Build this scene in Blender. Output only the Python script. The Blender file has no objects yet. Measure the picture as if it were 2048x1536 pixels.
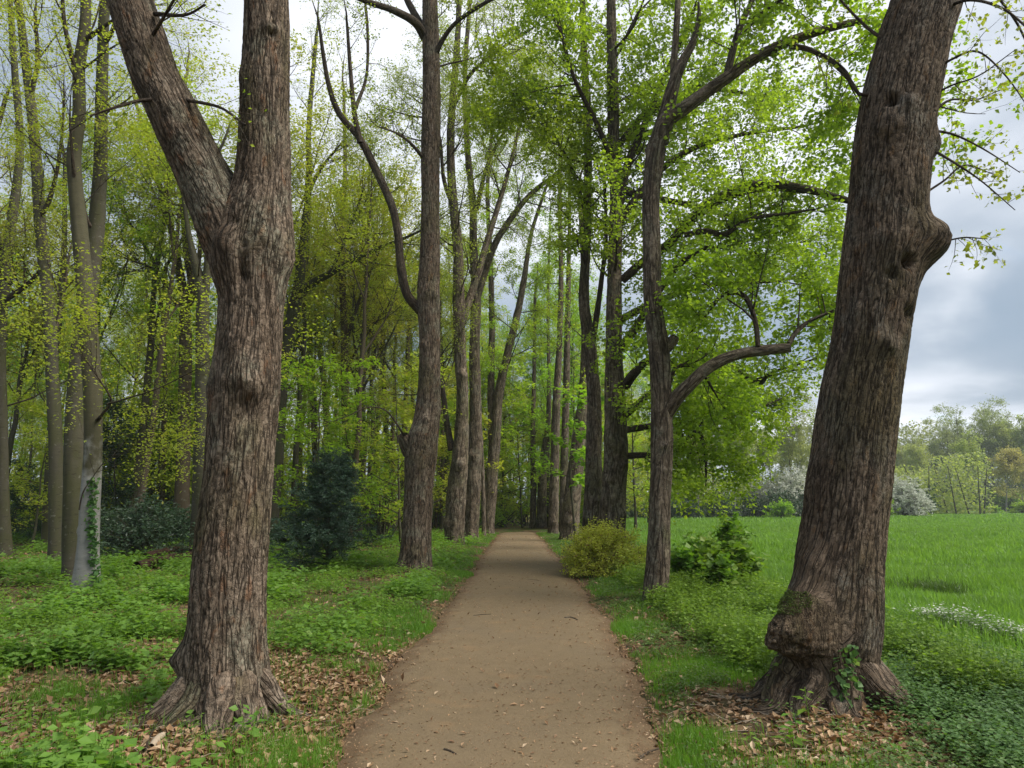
import bpy, math
import numpy as np
from mathutils import Matrix, Vector

rng = np.random.default_rng(11)
sc = bpy.context.scene
COL = sc.collection
R_ = math.radians

# ------------------------------------------------------------------ camera
FPX = 1400.0
CAMZ = 1.65
PITCH, YAW = R_(9.8), R_(0.65)
cam_d = bpy.data.cameras.new('camera')
cam = bpy.data.objects.new('camera', cam_d)
COL.objects.link(cam)
cam_d.sensor_width = 36
cam_d.lens = 36 * FPX / 2048
cam_d.clip_end = 5000
cam.location = (0, 0, CAMZ)
cam.rotation_euler = (math.pi / 2 + PITCH, 0, YAW)
sc.camera = cam
MR = np.array(cam.rotation_euler.to_matrix())
FWD = MR @ np.array([0, 0, -1.0])
CAM = np.array([0, 0, CAMZ])


def ray(u, v):
    return MR @ np.array([(u - 1024) / FPX, -(v - 768) / FPX, -1.0])


def P(u, v, Y):
    """world point seen at photo position u,v at the distance Y along the avenue"""
    d = ray(u, v)
    return CAM + d * (Y / d[1])


def G(u, v, z=0.0):
    d = ray(u, v)
    return CAM + d * ((z - CAMZ) / d[2])


def GY(v):
    return float(G(1040, v)[1])


# ------------------------------------------------------------------ noise
_perm = np.random.default_rng(3).permutation(256)
_perm = np.concatenate([_perm, _perm, _perm])
_grad = np.random.default_rng(4).normal(size=(256, 3))
_grad /= np.linalg.norm(_grad, axis=1)[:, None]


def pn(p):
    p = np.asarray(p, float)
    i = np.floor(p).astype(int)
    f = p - i
    w = f * f * f * (f * (f * 6 - 15) + 10)
    i &= 255
    out = np.zeros(len(p))
    for dx in (0, 1):
        wx = w[:, 0] if dx else 1 - w[:, 0]
        for dy in (0, 1):
            wy = w[:, 1] if dy else 1 - w[:, 1]
            for dz in (0, 1):
                wz = w[:, 2] if dz else 1 - w[:, 2]
                h = _perm[_perm[_perm[(i[:, 0] + dx) & 255] + ((i[:, 1] + dy) & 255)] + ((i[:, 2] + dz) & 255)]
                g = _grad[h]
                out += wx * wy * wz * (g[:, 0] * (f[:, 0] - dx) + g[:, 1] * (f[:, 1] - dy) + g[:, 2] * (f[:, 2] - dz))
    return out * 1.5


def n2(x, y, s, seed=0.0):
    x = np.atleast_1d(np.asarray(x, float)); y = np.atleast_1d(np.asarray(y, float))
    return pn(np.stack([x * s + seed * 7.3, y * s - seed * 3.1, np.full_like(x, seed * 1.7 + .37)], 1))


def fbm(p, o=3):
    p = np.asarray(p, float)
    a, out = 1.0, 0.0
    for k in range(o):
        out = out + a * pn(p * 2 ** k + 13.7 * k)
        a *= .5
    return out


def sstep(a, b, x):
    t = np.clip((np.asarray(x, float) - a) / (b - a), 0, 1)
    return t * t * (3 - 2 * t)


def nrm(a):
    return a / np.maximum(np.linalg.norm(a, axis=-1, keepdims=True), 1e-9)


# ------------------------------------------------------------------ mesh output
def mesh_obj(name, V, F, mats, parent=None, mat_idx=None, attrs=None, smooth=None, base=None, tri=False):
    V = np.asarray(V, np.float32)
    if base is not None:
        V = V - np.asarray(base, np.float32)
    F = np.asarray(F, np.int32)
    k = F.shape[1]
    me = bpy.data.meshes.new(name)
    me.vertices.add(len(V)); me.vertices.foreach_set('co', V.ravel())
    me.loops.add(F.size); me.loops.foreach_set('vertex_index', F.ravel())
    me.polygons.add(len(F))
    me.polygons.foreach_set('loop_start', np.arange(0, F.size, k, dtype=np.int32))
    me.polygons.foreach_set('loop_total', np.full(len(F), k, np.int32))
    for m in (mats if isinstance(mats, (list, tuple)) else [mats]):
        me.materials.append(m)
    if mat_idx is not None:
        me.polygons.foreach_set('material_index', np.asarray(mat_idx, np.int32))
    if smooth is not None:
        me.polygons.foreach_set('use_smooth', np.broadcast_to(np.asarray(smooth, bool), len(F)).copy())
    for an, arr in (attrs or {}).items():
        arr = np.asarray(arr, np.float32)
        if arr.ndim == 2:
            a = me.attributes.new(an, 'FLOAT_VECTOR', 'POINT'); a.data.foreach_set('vector', arr.ravel())
        else:
            a = me.attributes.new(an, 'FLOAT', 'POINT'); a.data.foreach_set('value', arr)
    me.update(calc_edges=True)
    o = bpy.data.objects.new(name, me)
    COL.objects.link(o)
    if parent is not None:
        o.parent = parent
    elif base is not None:
        o.location = base
    return o


class MB:
    """gathers tubes and leaves for ONE mesh"""
    def __init__(s):
        s.V, s.F, s.B, s.R, s.M, s.S, s.W, s.n = [], [], [], [], [], [], [], 0

    def add(s, V, F, bark=None, rnd=None, mi=0, smooth=True, furrow=None):
        n = len(V)
        if n == 0:
            return s
        s.V.append(V); s.F.append(np.asarray(F) + s.n)
        s.B.append(bark if bark is not None else np.zeros((n, 3)))
        s.R.append(rnd if rnd is not None else np.full(n, rng.random()))
        s.W.append(furrow if furrow is not None else np.zeros(n))
        s.M.append(np.full(len(F), mi)); s.S.append(np.full(len(F), smooth)); s.n += n
        return s

    def build(s, name, mats, parent=None, base=None):
        return mesh_obj(name, np.concatenate(s.V), np.concatenate(s.F), mats, parent, np.concatenate(s.M),
                        {'barkco': np.concatenate(s.B), 'rnd': np.concatenate(s.R), 'furrow': np.concatenate(s.W)},
                        np.concatenate(s.S), base)


def empty(name, loc, label=None, cat=None, group=None):
    o = bpy.data.objects.new(name, None)
    COL.objects.link(o)
    o.location = loc
    o.empty_display_size = .2
    tag(o, label, cat, group)
    return o


def tag(o, label=None, cat=None, group=None, kind=None):
    for k, v in (('label', label), ('category', cat), ('group', group), ('kind', kind)):
        if v:
            o[k] = v
    return o


def copy_tree(o, loc, rz=0.0, sc_=1.0, label=None, group=None, cat=None, lean=(0, 0)):
    c = o.copy(); COL.objects.link(c)
    c.location = loc
    c.rotation_euler = (lean[0], lean[1], rz)
    c.scale = (sc_, sc_, sc_) if np.isscalar(sc_) else sc_
    tag(c, label, cat, group)
    for ch in list(o.children):
        d = ch.copy(); COL.objects.link(d); d.parent = c
        for g in list(ch.children):
            e = g.copy(); COL.objects.link(e); e.parent = d
    return c


# ------------------------------------------------------------------ tubes, twigs, leaves
def tubes(Pt, Rd, sides=5):
    """Pt (N,K,3), Rd (N,K) -> one set of verts/quads for N tubes"""
    N, K, _ = Pt.shape
    T = nrm(np.gradient(Pt, axis=1))
    ref = nrm(np.cross(T[:, 0], rng.normal(size=(N, 3))))[:, None, :]
    A = nrm(ref - (ref * T).sum(-1, keepdims=True) * T)
    B = np.cross(T, A)
    th = np.arange(sides) / sides * 2 * math.pi
    c, s_ = np.cos(th), np.sin(th)
    dirs = A[:, :, None, :] * c[None, None, :, None] + B[:, :, None, :] * s_[None, None, :, None]
    V = (Pt[:, :, None, :] + dirs * Rd[:, :, None, None]).reshape(-1, 3)
    L = np.concatenate([np.zeros((N, 1)), np.cumsum(np.linalg.norm(np.diff(Pt, axis=1), axis=-1), axis=1)], 1)
    off = rng.uniform(0, 50, (N, 1))
    r0 = Rd[:, :1]
    bk = np.stack([np.broadcast_to(c[None, None] * r0[:, :, None], (N, K, sides)),
                   np.broadcast_to(s_[None, None] * r0[:, :, None], (N, K, sides)),
                   np.broadcast_to((L + off)[:, :, None], (N, K, sides))], -1).reshape(-1, 3)
    n, k, j = np.meshgrid(np.arange(N), np.arange(K - 1), np.arange(sides), indexing='ij')
    j2 = (j + 1) % sides
    a = (n * K + k) * sides
    F = np.stack([a + j, a + j2, a + sides + j2, a + sides + j], -1).reshape(-1, 4)
    return V, F, bk


def spawn(Pt, Rd, m, t0, t1, length, ang, up=.1, wig=.12, K=6, rfrac=.5, rl=.012, flat=1.0, fall=.4, droop=0.0, bias=None, tip=.25):
    N, Kp, _ = Pt.shape
    t = t0 + (t1 - t0) * (np.arange(m)[None] + rng.random((N, m))) / m
    x = np.clip(t * (Kp - 1), 0, Kp - 1.001)
    i = x.astype(int); f = (x - i)[..., None]
    nn = np.arange(N)[:, None]
    st = Pt[nn, i] * (1 - f) + Pt[nn, i + 1] * f
    tan = nrm(Pt[nn, i + 1] - Pt[nn, i])
    rp = Rd[nn, i] * (1 - f[..., 0]) + Rd[nn, i + 1] * f[..., 0]
    per = rng.normal(size=(N, m, 3))
    if bias is not None:
        per = per + np.asarray(bias)
    per[..., 2] *= flat
    per = nrm(per - (per * tan).sum(-1, keepdims=True) * tan)
    a = rng.uniform(ang[0], ang[1], (N, m))[..., None]
    d = nrm(tan * np.cos(a) + per * np.sin(a))
    L = length * rng.uniform(.55, 1.25, (N, m)) * (1 - fall * t)
    st = st.reshape(-1, 3); d = d.reshape(-1, 3); L = L.reshape(-1); rp = rp.reshape(-1)
    M = len(st)
    out = np.zeros((M, K, 3)); out[:, 0] = st
    stp = (L / (K - 1))[:, None]
    for k in range(1, K):
        d = d + wig * rng.normal(size=(M, 3))
        d[:, 2] += up - droop * k / K
        d = nrm(d)
        out[:, k] = out[:, k - 1] + d * stp
    r0 = np.minimum(rp * rfrac, np.maximum(L * rl, .003))
    R2 = r0[:, None] * np.linspace(1, tip, K)[None]
    return out, R2


def leaf_pts(Pt, per, spread=.03, t0=.1):
    N, K, _ = Pt.shape
    t = t0 + (1 - t0) * rng.random((N, per))
    x = np.clip(t * (K - 1), 0, K - 1.001)
    i = x.astype(int); f = (x - i)[..., None]
    nn = np.arange(N)[:, None]
    st = Pt[nn, i] * (1 - f) + Pt[nn, i + 1] * f
    tan = nrm(Pt[nn, i + 1] - Pt[nn, i])
    st = st + rng.normal(size=st.shape) * spread
    return st.reshape(-1, 3), tan.reshape(-1, 3)


def leaves(pos, tan, size, flat=.7, width=.75, droop=.2, fold=.12, rnd=None, jit=.45):
    n = len(pos)
    h = rng.normal(size=(n, 3)); h[:, 2] *= .4
    d = tan * .5 + h
    d[:, 2] -= droop
    d = nrm(d)
    up = rng.normal(size=(n, 3)) * (1 - flat)
    up[:, 2] += flat
    s = nrm(np.cross(d, up)); nn = np.cross(s, d)
    sz = (size * rng.uniform(1 - jit, 1 + jit, n))[:, None]
    w = sz * width * .5
    V = np.stack([pos, pos + d * sz * .45 + s * w + nn * sz * fold, pos + d * sz, pos + d * sz * .45 - s * w + nn * sz * fold], 1).reshape(-1, 3)
    F = np.arange(n * 4).reshape(n, 4)
    r = rng.random(n) if rnd is None else rnd
    return V, F, np.repeat(r, 4)


def smooth_path(C, step, extra=None):
    """Catmull-Rom through C (n,k), evenly resampled by the first 3 columns"""
    C = np.asarray(C, float)
    E = np.vstack([2 * C[0] - C[1], C, 2 * C[-1] - C[-2]])
    out = []
    for i in range(1, len(E) - 2):
        t = np.linspace(0, 1, 24, endpoint=False)[:, None]
        p0, p1, p2, p3 = E[i - 1], E[i], E[i + 1], E[i + 2]
        out.append(.5 * (2 * p1 + (p2 - p0) * t + (2 * p0 - 5 * p1 + 4 * p2 - p3) * t ** 2 + (3 * p1 - p0 - 3 * p2 + p3) * t ** 3))
    D = np.vstack(out + [C[-1:]])
    s = np.concatenate([[0], np.cumsum(np.linalg.norm(np.diff(D[:, :3], axis=0), axis=1))])
    n = max(4, int(s[-1] / step) + 1)
    q = np.linspace(0, s[-1], n)
    return np.stack([np.interp(q, s, D[:, k]) for k in range(D.shape[1])], 1)


def px_path(pts, Y, step=.05, Y1=None):
    """photo polyline [(u,v,halfwidth)] at distance Y (to Y1) -> centre line (K,3), radius (K,)"""
    n = len(pts); rows = []
    ys = np.linspace(Y, Y if Y1 is None else Y1, n)
    for (u, v, hw), y in zip(pts, ys):
        c = P(u, v, y)
        rows.append([*c, hw * float((c - CAM) @ FWD) / FPX])
    q = smooth_path(rows, step)
    return q[:, :3], q[:, 3]


def stem(C, Rr, nseg, flare=0.0, flare_h=.3, lobes=5, rough=.05, bark=.0, bscale=.05, bumps=(), seed=0.0, wander=0.0):
    """one bole with root flare, swellings, and furrowed bark; C (K,3), Rr (K,)"""
    K = len(C)
    T = nrm(np.gradient(C, axis=0))
    A = np.zeros((K, 3)); a = nrm(np.cross(T[0], [0, 1.0, 0]))
    for k in range(K):
        a = nrm(a - (a @ T[k]) * T[k]); A[k] = a
    B = np.cross(T, A)
    L = np.concatenate([[0], np.cumsum(np.linalg.norm(np.diff(C, axis=0), axis=1))])
    th = np.arange(nseg) / nseg * 2 * math.pi
    c, s_ = np.cos(th), np.sin(th)
    D = (A[:, None] * c[None, :, None] + B[:, None] * s_[None, :, None]).reshape(-1, 3)
    Lr = np.repeat(L, nseg); cc = np.tile(c, K); ss = np.tile(s_, K); rr = np.repeat(Rr, nseg)
    rm = float(np.mean(Rr))
    low = np.stack([cc * 1.1 + seed, ss * 1.1, Lr * .9], 1)
    r = rr * (1 + rough * 1.6 * fbm(low, 2) + rough * pn(np.stack([cc * 3 + seed, ss * 3, Lr * 2.2], 1)))
    if flare:
        ph = np.random.default_rng(int(seed * 10) + 5).uniform(0, 6.28, 3)
        tt = np.tile(th, K)
        lob = .5 + .5 * np.cos(lobes * tt + ph[0] + .6 * np.sin(2 * tt + ph[1])) * (.7 + .3 * np.cos(2 * tt + ph[2]))
        lob = lob ** 1.8
        e = np.exp(-np.maximum(Lr - .26, 0) / flare_h)
        r = r + rm * flare * e * (.3 + 1.15 * lob)
        e2 = np.exp(-np.maximum(Lr - .26, 0) / (flare_h * 3.2))
        r = r + rm * .16 * flare * e2 * (lob - .3)
    bk = np.stack([cc * rm, ss * rm, Lr + seed * 11], 1)
    furrow = np.zeros(len(r))
    if bark:
        q = bk / bscale
        q = np.stack([q[:, 0], q[:, 1], q[:, 2] * .2], 1)
        w = fbm(q * .45 + 9, 2)[:, None]
        q = q + np.concatenate([w, -w, w * .6], 1) * .9
        n = pn(q); m = pn(np.stack([q[:, 0] * .8 + 31, q[:, 1] * .8, q[:, 2] * 3.0], 1))
        furrow = np.exp(-(n / .13) ** 2)
        furrow = np.maximum(furrow, .75 * np.exp(-(m / .07) ** 2) * (n > 0.02))
        plate = pn(q * 2.3 + 5)
        r = r - bark * furrow + bark * .45 * plate
    V = np.repeat(C, nseg, axis=0) + D * r[:, None]
    for b in bumps:
        ctr, rad, amp = np.asarray(b[0]), b[1], b[2]
        d = np.linalg.norm((V - ctr) * (np.asarray(b[4]) if len(b) > 4 else 1.0), axis=1)
        g = np.exp(-(d / rad) ** (b[5] if len(b) > 5 else 2))
        if amp > 0:
            g = g * (1 + .25 * pn(V * 9 + seed))
        dr = D if len(b) < 4 or b[3] is None else nrm(np.asarray(b[3], float))[None]
        V = V + dr * (amp * g)[:, None]
    k, j = np.meshgrid(np.arange(K - 1), np.arange(nseg), indexing='ij')
    j2 = (j + 1) % nseg
    F = np.stack([k * nseg + j, k * nseg + j2, (k + 1) * nseg + j2, (k + 1) * nseg + j], -1).reshape(-1, 4)
    return V, F, bk, furrow


def thin(C, Rr, K):
    """resample a centre line to K points for spawning (1,K,3),(1,K)"""
    x = np.linspace(0, len(C) - 1, K); i = np.arange(len(C))
    return (np.stack([np.interp(x, i, C[:, a]) for a in range(3)], 1)[None], np.interp(x, i, Rr)[None])


# ------------------------------------------------------------------ materials
class NT:
    def __init__(s, name):
        s.m = bpy.data.materials.new(name); s.m.use_nodes = True
        s.t = s.m.node_tree; s.t.nodes.clear()
        s.out = s.t.nodes.new('ShaderNodeOutputMaterial')

    def n(s, typ, ins=None, **kw):
        nd = s.t.nodes.new('ShaderNode' + typ)
        for k, v in kw.items():
            setattr(nd, k, v)
        for k, v in (ins or {}).items():
            s.set(nd.inputs[k], v)
        return nd

    def set(s, sock, v):
        if isinstance(v, bpy.types.NodeSocket):
            s.t.links.new(v, sock)
        elif hasattr(v, 'outputs'):
            s.t.links.new(v.outputs[0], sock)
        else:
            if sock.type == 'RGBA' and len(v) == 3:
                v = (*v, 1)
            sock.default_value = v

    def mix(s, f, a, b, mode='MIX'):
        nd = s.n('MixRGB', blend_type=mode)
        s.set(nd.inputs[0], f); s.set(nd.inputs[1], a); s.set(nd.inputs[2], b)
        return nd.outputs[0]

    def math(s, op, a, b=0.0, c=None, clamp=False):
        nd = s.n('Math', operation=op); nd.use_clamp = clamp
        s.set(nd.inputs[0], a); s.set(nd.inputs[1], b)
        if c is not None:
            s.set(nd.inputs[2], c)
        return nd.outputs[0]

    def ramp(s, x, a, b, lo=0.0, hi=1.0):
        nd = s.n('MapRange', interpolation_type='SMOOTHSTEP')
        s.set(nd.inputs[0], x)
        for k, v in ((1, a), (2, b), (3, lo), (4, hi)):
            nd.inputs[k].default_value = v
        return nd.outputs[0]

    def noise(s, vec, scale, detail=3, rough=.55, dist=0.0):
        nd = s.n('TexNoise'); s.set(nd.inputs['Vector'], vec)
        nd.inputs['Scale'].default_value = scale; nd.inputs['Detail'].default_value = detail
        nd.inputs['Roughness'].default_value = rough; nd.inputs['Distortion'].default_value = dist
        return nd.outputs[0]

    def attr(s, name):
        return s.n('Attribute', attribute_name=name)

    def scale(s, vec, v):
        nd = s.n('VectorMath', operation='MULTIPLY'); s.set(nd.inputs[0], vec); nd.inputs[1].default_value = v
        return nd.outputs[0]

    def pos(s):
        return s.n('NewGeometry').outputs['Position']

    def bump(s, h, strength, dist, normal=None):
        nd = s.n('Bump'); nd.inputs['Strength'].default_value = strength; nd.inputs['Distance'].default_value = dist
        s.set(nd.inputs['Height'], h)
        if normal is not None:
            s.set(nd.inputs['Normal'], normal)
        return nd.outputs[0]

    def finish(s, col, rough=.8, normal=None, spec=.3):
        b = s.n('BsdfPrincipled'); s.set(b.inputs['Base Color'], col); s.set(b.inputs['Roughness'], rough)
        b.inputs['Specular IOR Level'].default_value = spec
        if normal is not None:
            s.set(b.inputs['Normal'], normal)
        s.t.links.new(b.outputs[0], s.out.inputs[0])
        return s.m


def bark_mat(name, plate, plate2, crack, rust=None, lichen=None, moss=None, size=.05, bump=.02, rust_amt=.5, lichen_amt=.55, moss_amt=.5, stretch=.1):
    s = NT(name)
    a = s.attr('barkco').outputs['Vector']
    q = s.scale(a, (1 / size, 1 / size, stretch / size))
    n1 = s.noise(q, .8, 2, .5, .6)
    n2_ = s.noise(s.scale(a, (2.3 / size, 2.3 / size, .42 / size)), .8, 2, .5, .4)
    br = s.noise(s.scale(a, (.8 / size, .8 / size, .75 / size)), .8, 3, .6, .5)
    fine = s.noise(s.scale(a, (1, 1, .4)), 2.6 / size, 4, .7)
    ab = lambda x, w: s.ramp(s.math('ABSOLUTE', s.math('SUBTRACT', x, .5)), 0.0, w)
    r1, r2, r3 = ab(n1, .07), ab(n2_, .05), ab(br, .04)
    fur = s.math('SUBTRACT', 1.0, s.attr('furrow').outputs['Fac'])
    h = s.math('ADD', s.math('MULTIPLY', r1, .7), s.math('ADD', s.math('MULTIPLY', r2, .2), s.math('ADD', s.math('MULTIPLY', r3, .25), s.math('MULTIPLY', fine, .28))))
    tone = s.math('ADD', s.math('MULTIPLY', s.ramp(br, .3, .7), .7), s.math('MULTIPLY', s.ramp(fine, .3, .7), .35), clamp=True)
    col = s.mix(tone, plate, plate2)
    big = s.noise(s.scale(a, (1, 1, .6)), 3.2, 4, .6)
    col = s.mix(s.ramp(s.noise(a, 1.3, 3), .35, .65, 0, .45), col, s.mix(1.0, col, (.55, .5, .45), 'MULTIPLY'))
    col = s.mix(s.ramp(s.noise(s.scale(a, (1, 1, .16)), 5, 4, .6), .5, .68, 0, .55), col, s.mix(1.0, col, (.5, .44, .4), 'MULTIPLY'))
    col = s.mix(s.ramp(s.noise(s.scale(a, (1, 1, .45)), 9, 4, .65), .58, .7, 0, .5), col, s.mix(1.0, col, (1.35, 1.38, 1.4), 'MULTIPLY'))
    if rust:
        col = s.mix(s.math('MULTIPLY', s.ramp(s.noise(s.scale(a, (1.3, 1.3, .5)), 7, 4, .6), .58, .66), rust_amt), col, rust)
    if lichen:
        col = s.mix(s.math('MULTIPLY', s.ramp(big, .5, .64), s.math('MULTIPLY', s.ramp(fine, .35, .6), lichen_amt)), col, lichen)
    if moss:
        ms = s.noise(s.scale(a, (1, 1, .4)), 2.1, 4)
        col = s.mix(s.math('MULTIPLY', s.ramp(ms, .5, .68), moss_amt), col, moss)
    f = s.math('MULTIPLY', s.math('MULTIPLY_ADD', r1, .8, .2), s.math('MULTIPLY', s.math('MULTIPLY_ADD', r2, .35, .65), s.math('MULTIPLY', s.math('MULTIPLY_ADD', r3, .45, .55), s.math('MULTIPLY_ADD', fur, .5, .5))), clamp=True)
    col = s.mix(f, crack, col)
    nrml = s.bump(h, 1.0, bump)
    return s.finish(col, .9, nrml, .12)


def smooth_bark(name, c1, c2, algae, amt=.6):
    s = NT(name)
    a = s.attr('barkco').outputs['Vector']
    n1 = s.noise(s.scale(a, (1, 1, 2.5)), 6, 4)
    n2_ = s.noise(s.scale(a, (1, 1, .35)), 4, 4)
    fine = s.noise(a, 50, 3)
    col = s.mix(s.math('ADD', s.math('MULTIPLY', n1, .7), s.math('MULTIPLY', fine, .3)), c1, c2)
    col = s.mix(s.math('MULTIPLY', s.ramp(n2_, .38, .62), amt), col, algae)
    col = s.mix(s.ramp(s.noise(s.scale(a, (1, 1, 3.2)), 7, 3), .6, .68, 0, .6), col, s.mix(1.0, col, (.45, .42, .38), 'MULTIPLY'))
    col = s.mix(s.ramp(s.noise(a, 11, 3), .62, .7, 0, .5), col, (.19, .19, .15))
    h = s.math('ADD', n1, s.math('MULTIPLY', fine, .4))
    return s.finish(col, .85, s.bump(h, .5, .02), .2)


def leaf_mat(name, c1, c2, c3=None, trans=.45, gloss=.35, rough=.5, tmul=(2.0, 2.05, .9)):
    s = NT(name)
    r = s.attr('rnd').outputs['Fac']
    inf = s.n('ObjectInfo')
    col = s.mix(r, c1, c2)
    if c3:
        col = s.mix(s.ramp(r, .86, .95), col, c3)
    big = s.noise(s.pos(), .6, 2)
    hsv = s.n('HueSaturation'); s.set(hsv.inputs['Color'], col)
    s.set(hsv.inputs['Value'], s.math('MULTIPLY_ADD', big, .7, .65))
    s.set(hsv.inputs['Hue'], s.math('MULTIPLY_ADD', inf.outputs['Random'], .03, .485))
    col = hsv.outputs[0]
    b = s.n('BsdfPrincipled'); s.set(b.inputs['Base Color'], col); b.inputs['Roughness'].default_value = rough
    b.inputs['Specular IOR Level'].default_value = gloss
    t = s.n('BsdfTranslucent'); s.set(t.inputs[0], s.mix(1.0, col, tmul, 'MULTIPLY'))
    mx = s.n('MixShader'); mx.inputs[0].default_value = trans
    s.t.links.new(b.outputs[0], mx.inputs[1]); s.t.links.new(t.outputs[0], mx.inputs[2])
    s.t.links.new(mx.outputs[0], s.out.inputs[0])
    return s.m


M = {}
M['lime_bark'] = bark_mat('lime_bark', (.155, .114, .08), (.275, .217, .162), (.02, .0155, .011), rust=(.2, .085, .035), lichen=(.26, .27, .2), moss=(.1, .095, .035), size=.033, bump=.016)
M['burl_bark'] = bark_mat('burl_bark', (.12, .086, .058), (.215, .165, .119), (.02, .0155, .011), rust=(.19, .1, .04), lichen=(.2, .2, .17), moss=(.085, .075, .03), size=.032, bump=.016, lichen_amt=.5)
M['knob_bark'] = bark_mat('knob_bark', (.11, .08, .05), (.24, .18, .12), (.035, .025, .017), rust=(.16, .08, .035), moss=(.05, .075, .015), size=.022, bump=.02, moss_amt=.35)
M['row_bark'] = bark_mat('row_bark', (.145, .11, .078), (.285, .23, .17), (.032, .024, .017), lichen=(.2, .21, .16), moss=(.1, .105, .04), size=.06, bump=.03, lichen_amt=.5, moss_amt=.55)
M['branch_bark'] = bark_mat('branch_bark', (.05, .038, .028), (.12, .095, .07), (.02, .015, .011), lichen=(.13, .13, .1), size=.04, bump=.01, lichen_amt=.4)
M['beech_bark'] = smooth_bark('beech_bark', (.042, .037, .024), (.085, .077, .052), (.052, .053, .02), .75)
M['pale_beech'] = smooth_bark('pale_beech', (.15, .145, .13), (.27, .265, .245), (.13, .13, .075), .35)
M['brown_bark'] = smooth_bark('brown_bark', (.06, .044, .029), (.115, .088, .06), (.065, .058, .025), .45)
M['dark_bark'] = smooth_bark('dark_bark', (.035, .03, .02), (.075, .065, .045), (.05, .06, .02), .6)
def two_tone_beech():
    s = NT('pale_foot_beech')
    a = s.attr('barkco').outputs['Vector']
    n1 = s.noise(s.scale(a, (1, 1, 2.5)), 6, 4); fine = s.noise(a, 50, 3); big = s.noise(s.scale(a, (1, 1, .5)), 4, 4)
    z = s.math('SUBTRACT', s.n('SeparateXYZ', {0: a}).outputs[2], 22 * 11)
    olive = s.mix(n1, (.042, .038, .02), (.085, .078, .045)); pale = s.mix(n1, (.17, .165, .15), (.3, .29, .27))
    k = s.ramp(s.math('ADD', z, s.math('MULTIPLY', s.math('SUBTRACT', big, .5), 3.0)), 2.3, 3.0)
    col = s.mix(k, pale, olive)
    col = s.mix(s.ramp(s.noise(s.scale(a, (1, 1, 3)), 9, 3), .64, .7, 0, .6), col, (.06, .05, .035))
    return s.finish(col, .85, s.bump(s.math('ADD', n1, s.math('MULTIPLY', fine, .4)), .5, .02), .2)


M['pale_foot_beech'] = two_tone_beech()
M['lime_leaf'] = leaf_mat('lime_leaf', (.15, .22, .02), (.23, .32, .03), (.28, .36, .05), trans=.52)
M['lime_leaf_small'] = leaf_mat('lime_leaf_small', (.15, .2, .03), (.23, .28, .05), (.27, .31, .08), trans=.5)
M['beech_leaf'] = leaf_mat('beech_leaf', (.2, .24, .03), (.28, .32, .045), (.3, .28, .07), trans=.5)
M['fresh_leaf'] = leaf_mat('fresh_leaf', (.15, .235, .02), (.23, .34, .035), None, trans=.5)
M['olive_leaf'] = leaf_mat('olive_leaf', (.19, .2, .03), (.28, .28, .05), (.29, .24, .07), trans=.5)
M['holly_leaf'] = leaf_mat('holly_leaf', (.018, .045, .016), (.04, .085, .028), None, trans=.15, gloss=.5, rough=.4)
M['rhodo_leaf'] = leaf_mat('rhodo_leaf', (.028, .062, .028), (.06, .105, .05), None, trans=.15, gloss=.5, rough=.4)
M['fir_leaf'] = leaf_mat('fir_leaf', (.022, .05, .027), (.048, .095, .05), None, trans=.1, gloss=.4)
M['herb_leaf'] = leaf_mat('herb_leaf', (.08, .165, .02), (.16, .28, .035), (.22, .3, .07), trans=.4)
M['herb_pale'] = leaf_mat('herb_pale', (.085, .18, .028), (.15, .28, .045), (.2, .3, .08), trans=.4)
M['herb_dark'] = leaf_mat('herb_dark', (.05, .1, .022), (.1, .165, .035), None, trans=.3)
M['ivy_leaf'] = leaf_mat('ivy_leaf', (.045, .105, .03), (.1, .19, .05), (.16, .24, .09), trans=.3, gloss=.22, rough=.5)
M['gold_leaf'] = leaf_mat('gold_leaf', (.28, .33, .04), (.44, .47, .08), (.12, .07, .02), trans=.35)
M['grass'] = leaf_mat('grass_blade', (.085, .17, .018), (.15, .27, .035), (.22, .25, .08), trans=.4)
M['meadow_blade'] = leaf_mat('meadow_blade', (.1, .2, .035), (.16, .28, .055), None, trans=.4)
M['blossom'] = leaf_mat('blossom', (.5, .52, .42), (.7, .7, .62), (.2, .26, .1), trans=.3, tmul=(1, 1, 1))
M['dead_leaf'] = leaf_mat('dead_leaf', (.15, .075, .035), (.36, .22, .12), (.42, .3, .19), trans=.15, tmul=(1.1, .9, .6))
M['bud_leaf'] = leaf_mat('bud_leaf', (.13, .1, .06), (.18, .14, .08), (.16, .17, .06), trans=.4)
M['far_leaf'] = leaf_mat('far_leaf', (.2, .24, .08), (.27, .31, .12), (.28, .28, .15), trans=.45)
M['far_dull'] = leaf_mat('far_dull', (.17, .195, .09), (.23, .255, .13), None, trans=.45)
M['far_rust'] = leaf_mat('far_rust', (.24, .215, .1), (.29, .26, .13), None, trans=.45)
# ------------------------------------------------------------------ ground, path, meadow
PL = np.array([G(u, v)[:2] for u, v in [(560, 1640), (655, 1536), (735, 1420), (822, 1300), (905, 1200), (940, 1150), (975, 1095), (1000, 1066)]])
PR = np.array([G(u, v)[:2] for u, v in [(1400, 1640), (1325, 1536), (1285, 1420), (1268, 1335), (1200, 1225), (1135, 1140), (1090, 1085), (1070, 1066)]])
YEND = float(PL[-1, 1])


def edge_l(y):
    y = np.asarray(y, float)
    return np.interp(y, PL[:, 1], PL[:, 0]) + .1 * n2(y * 0, y, 1.1, 2) + .07 * n2(y * 0, y, 3.7, 3)


def edge_r(y):
    y = np.asarray(y, float)
    return np.interp(y, PR[:, 1], PR[:, 0]) + .1 * n2(y * 0, y, 1.1, 5) + .07 * n2(y * 0, y, 3.7, 6)


MOUNDS = []


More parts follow.
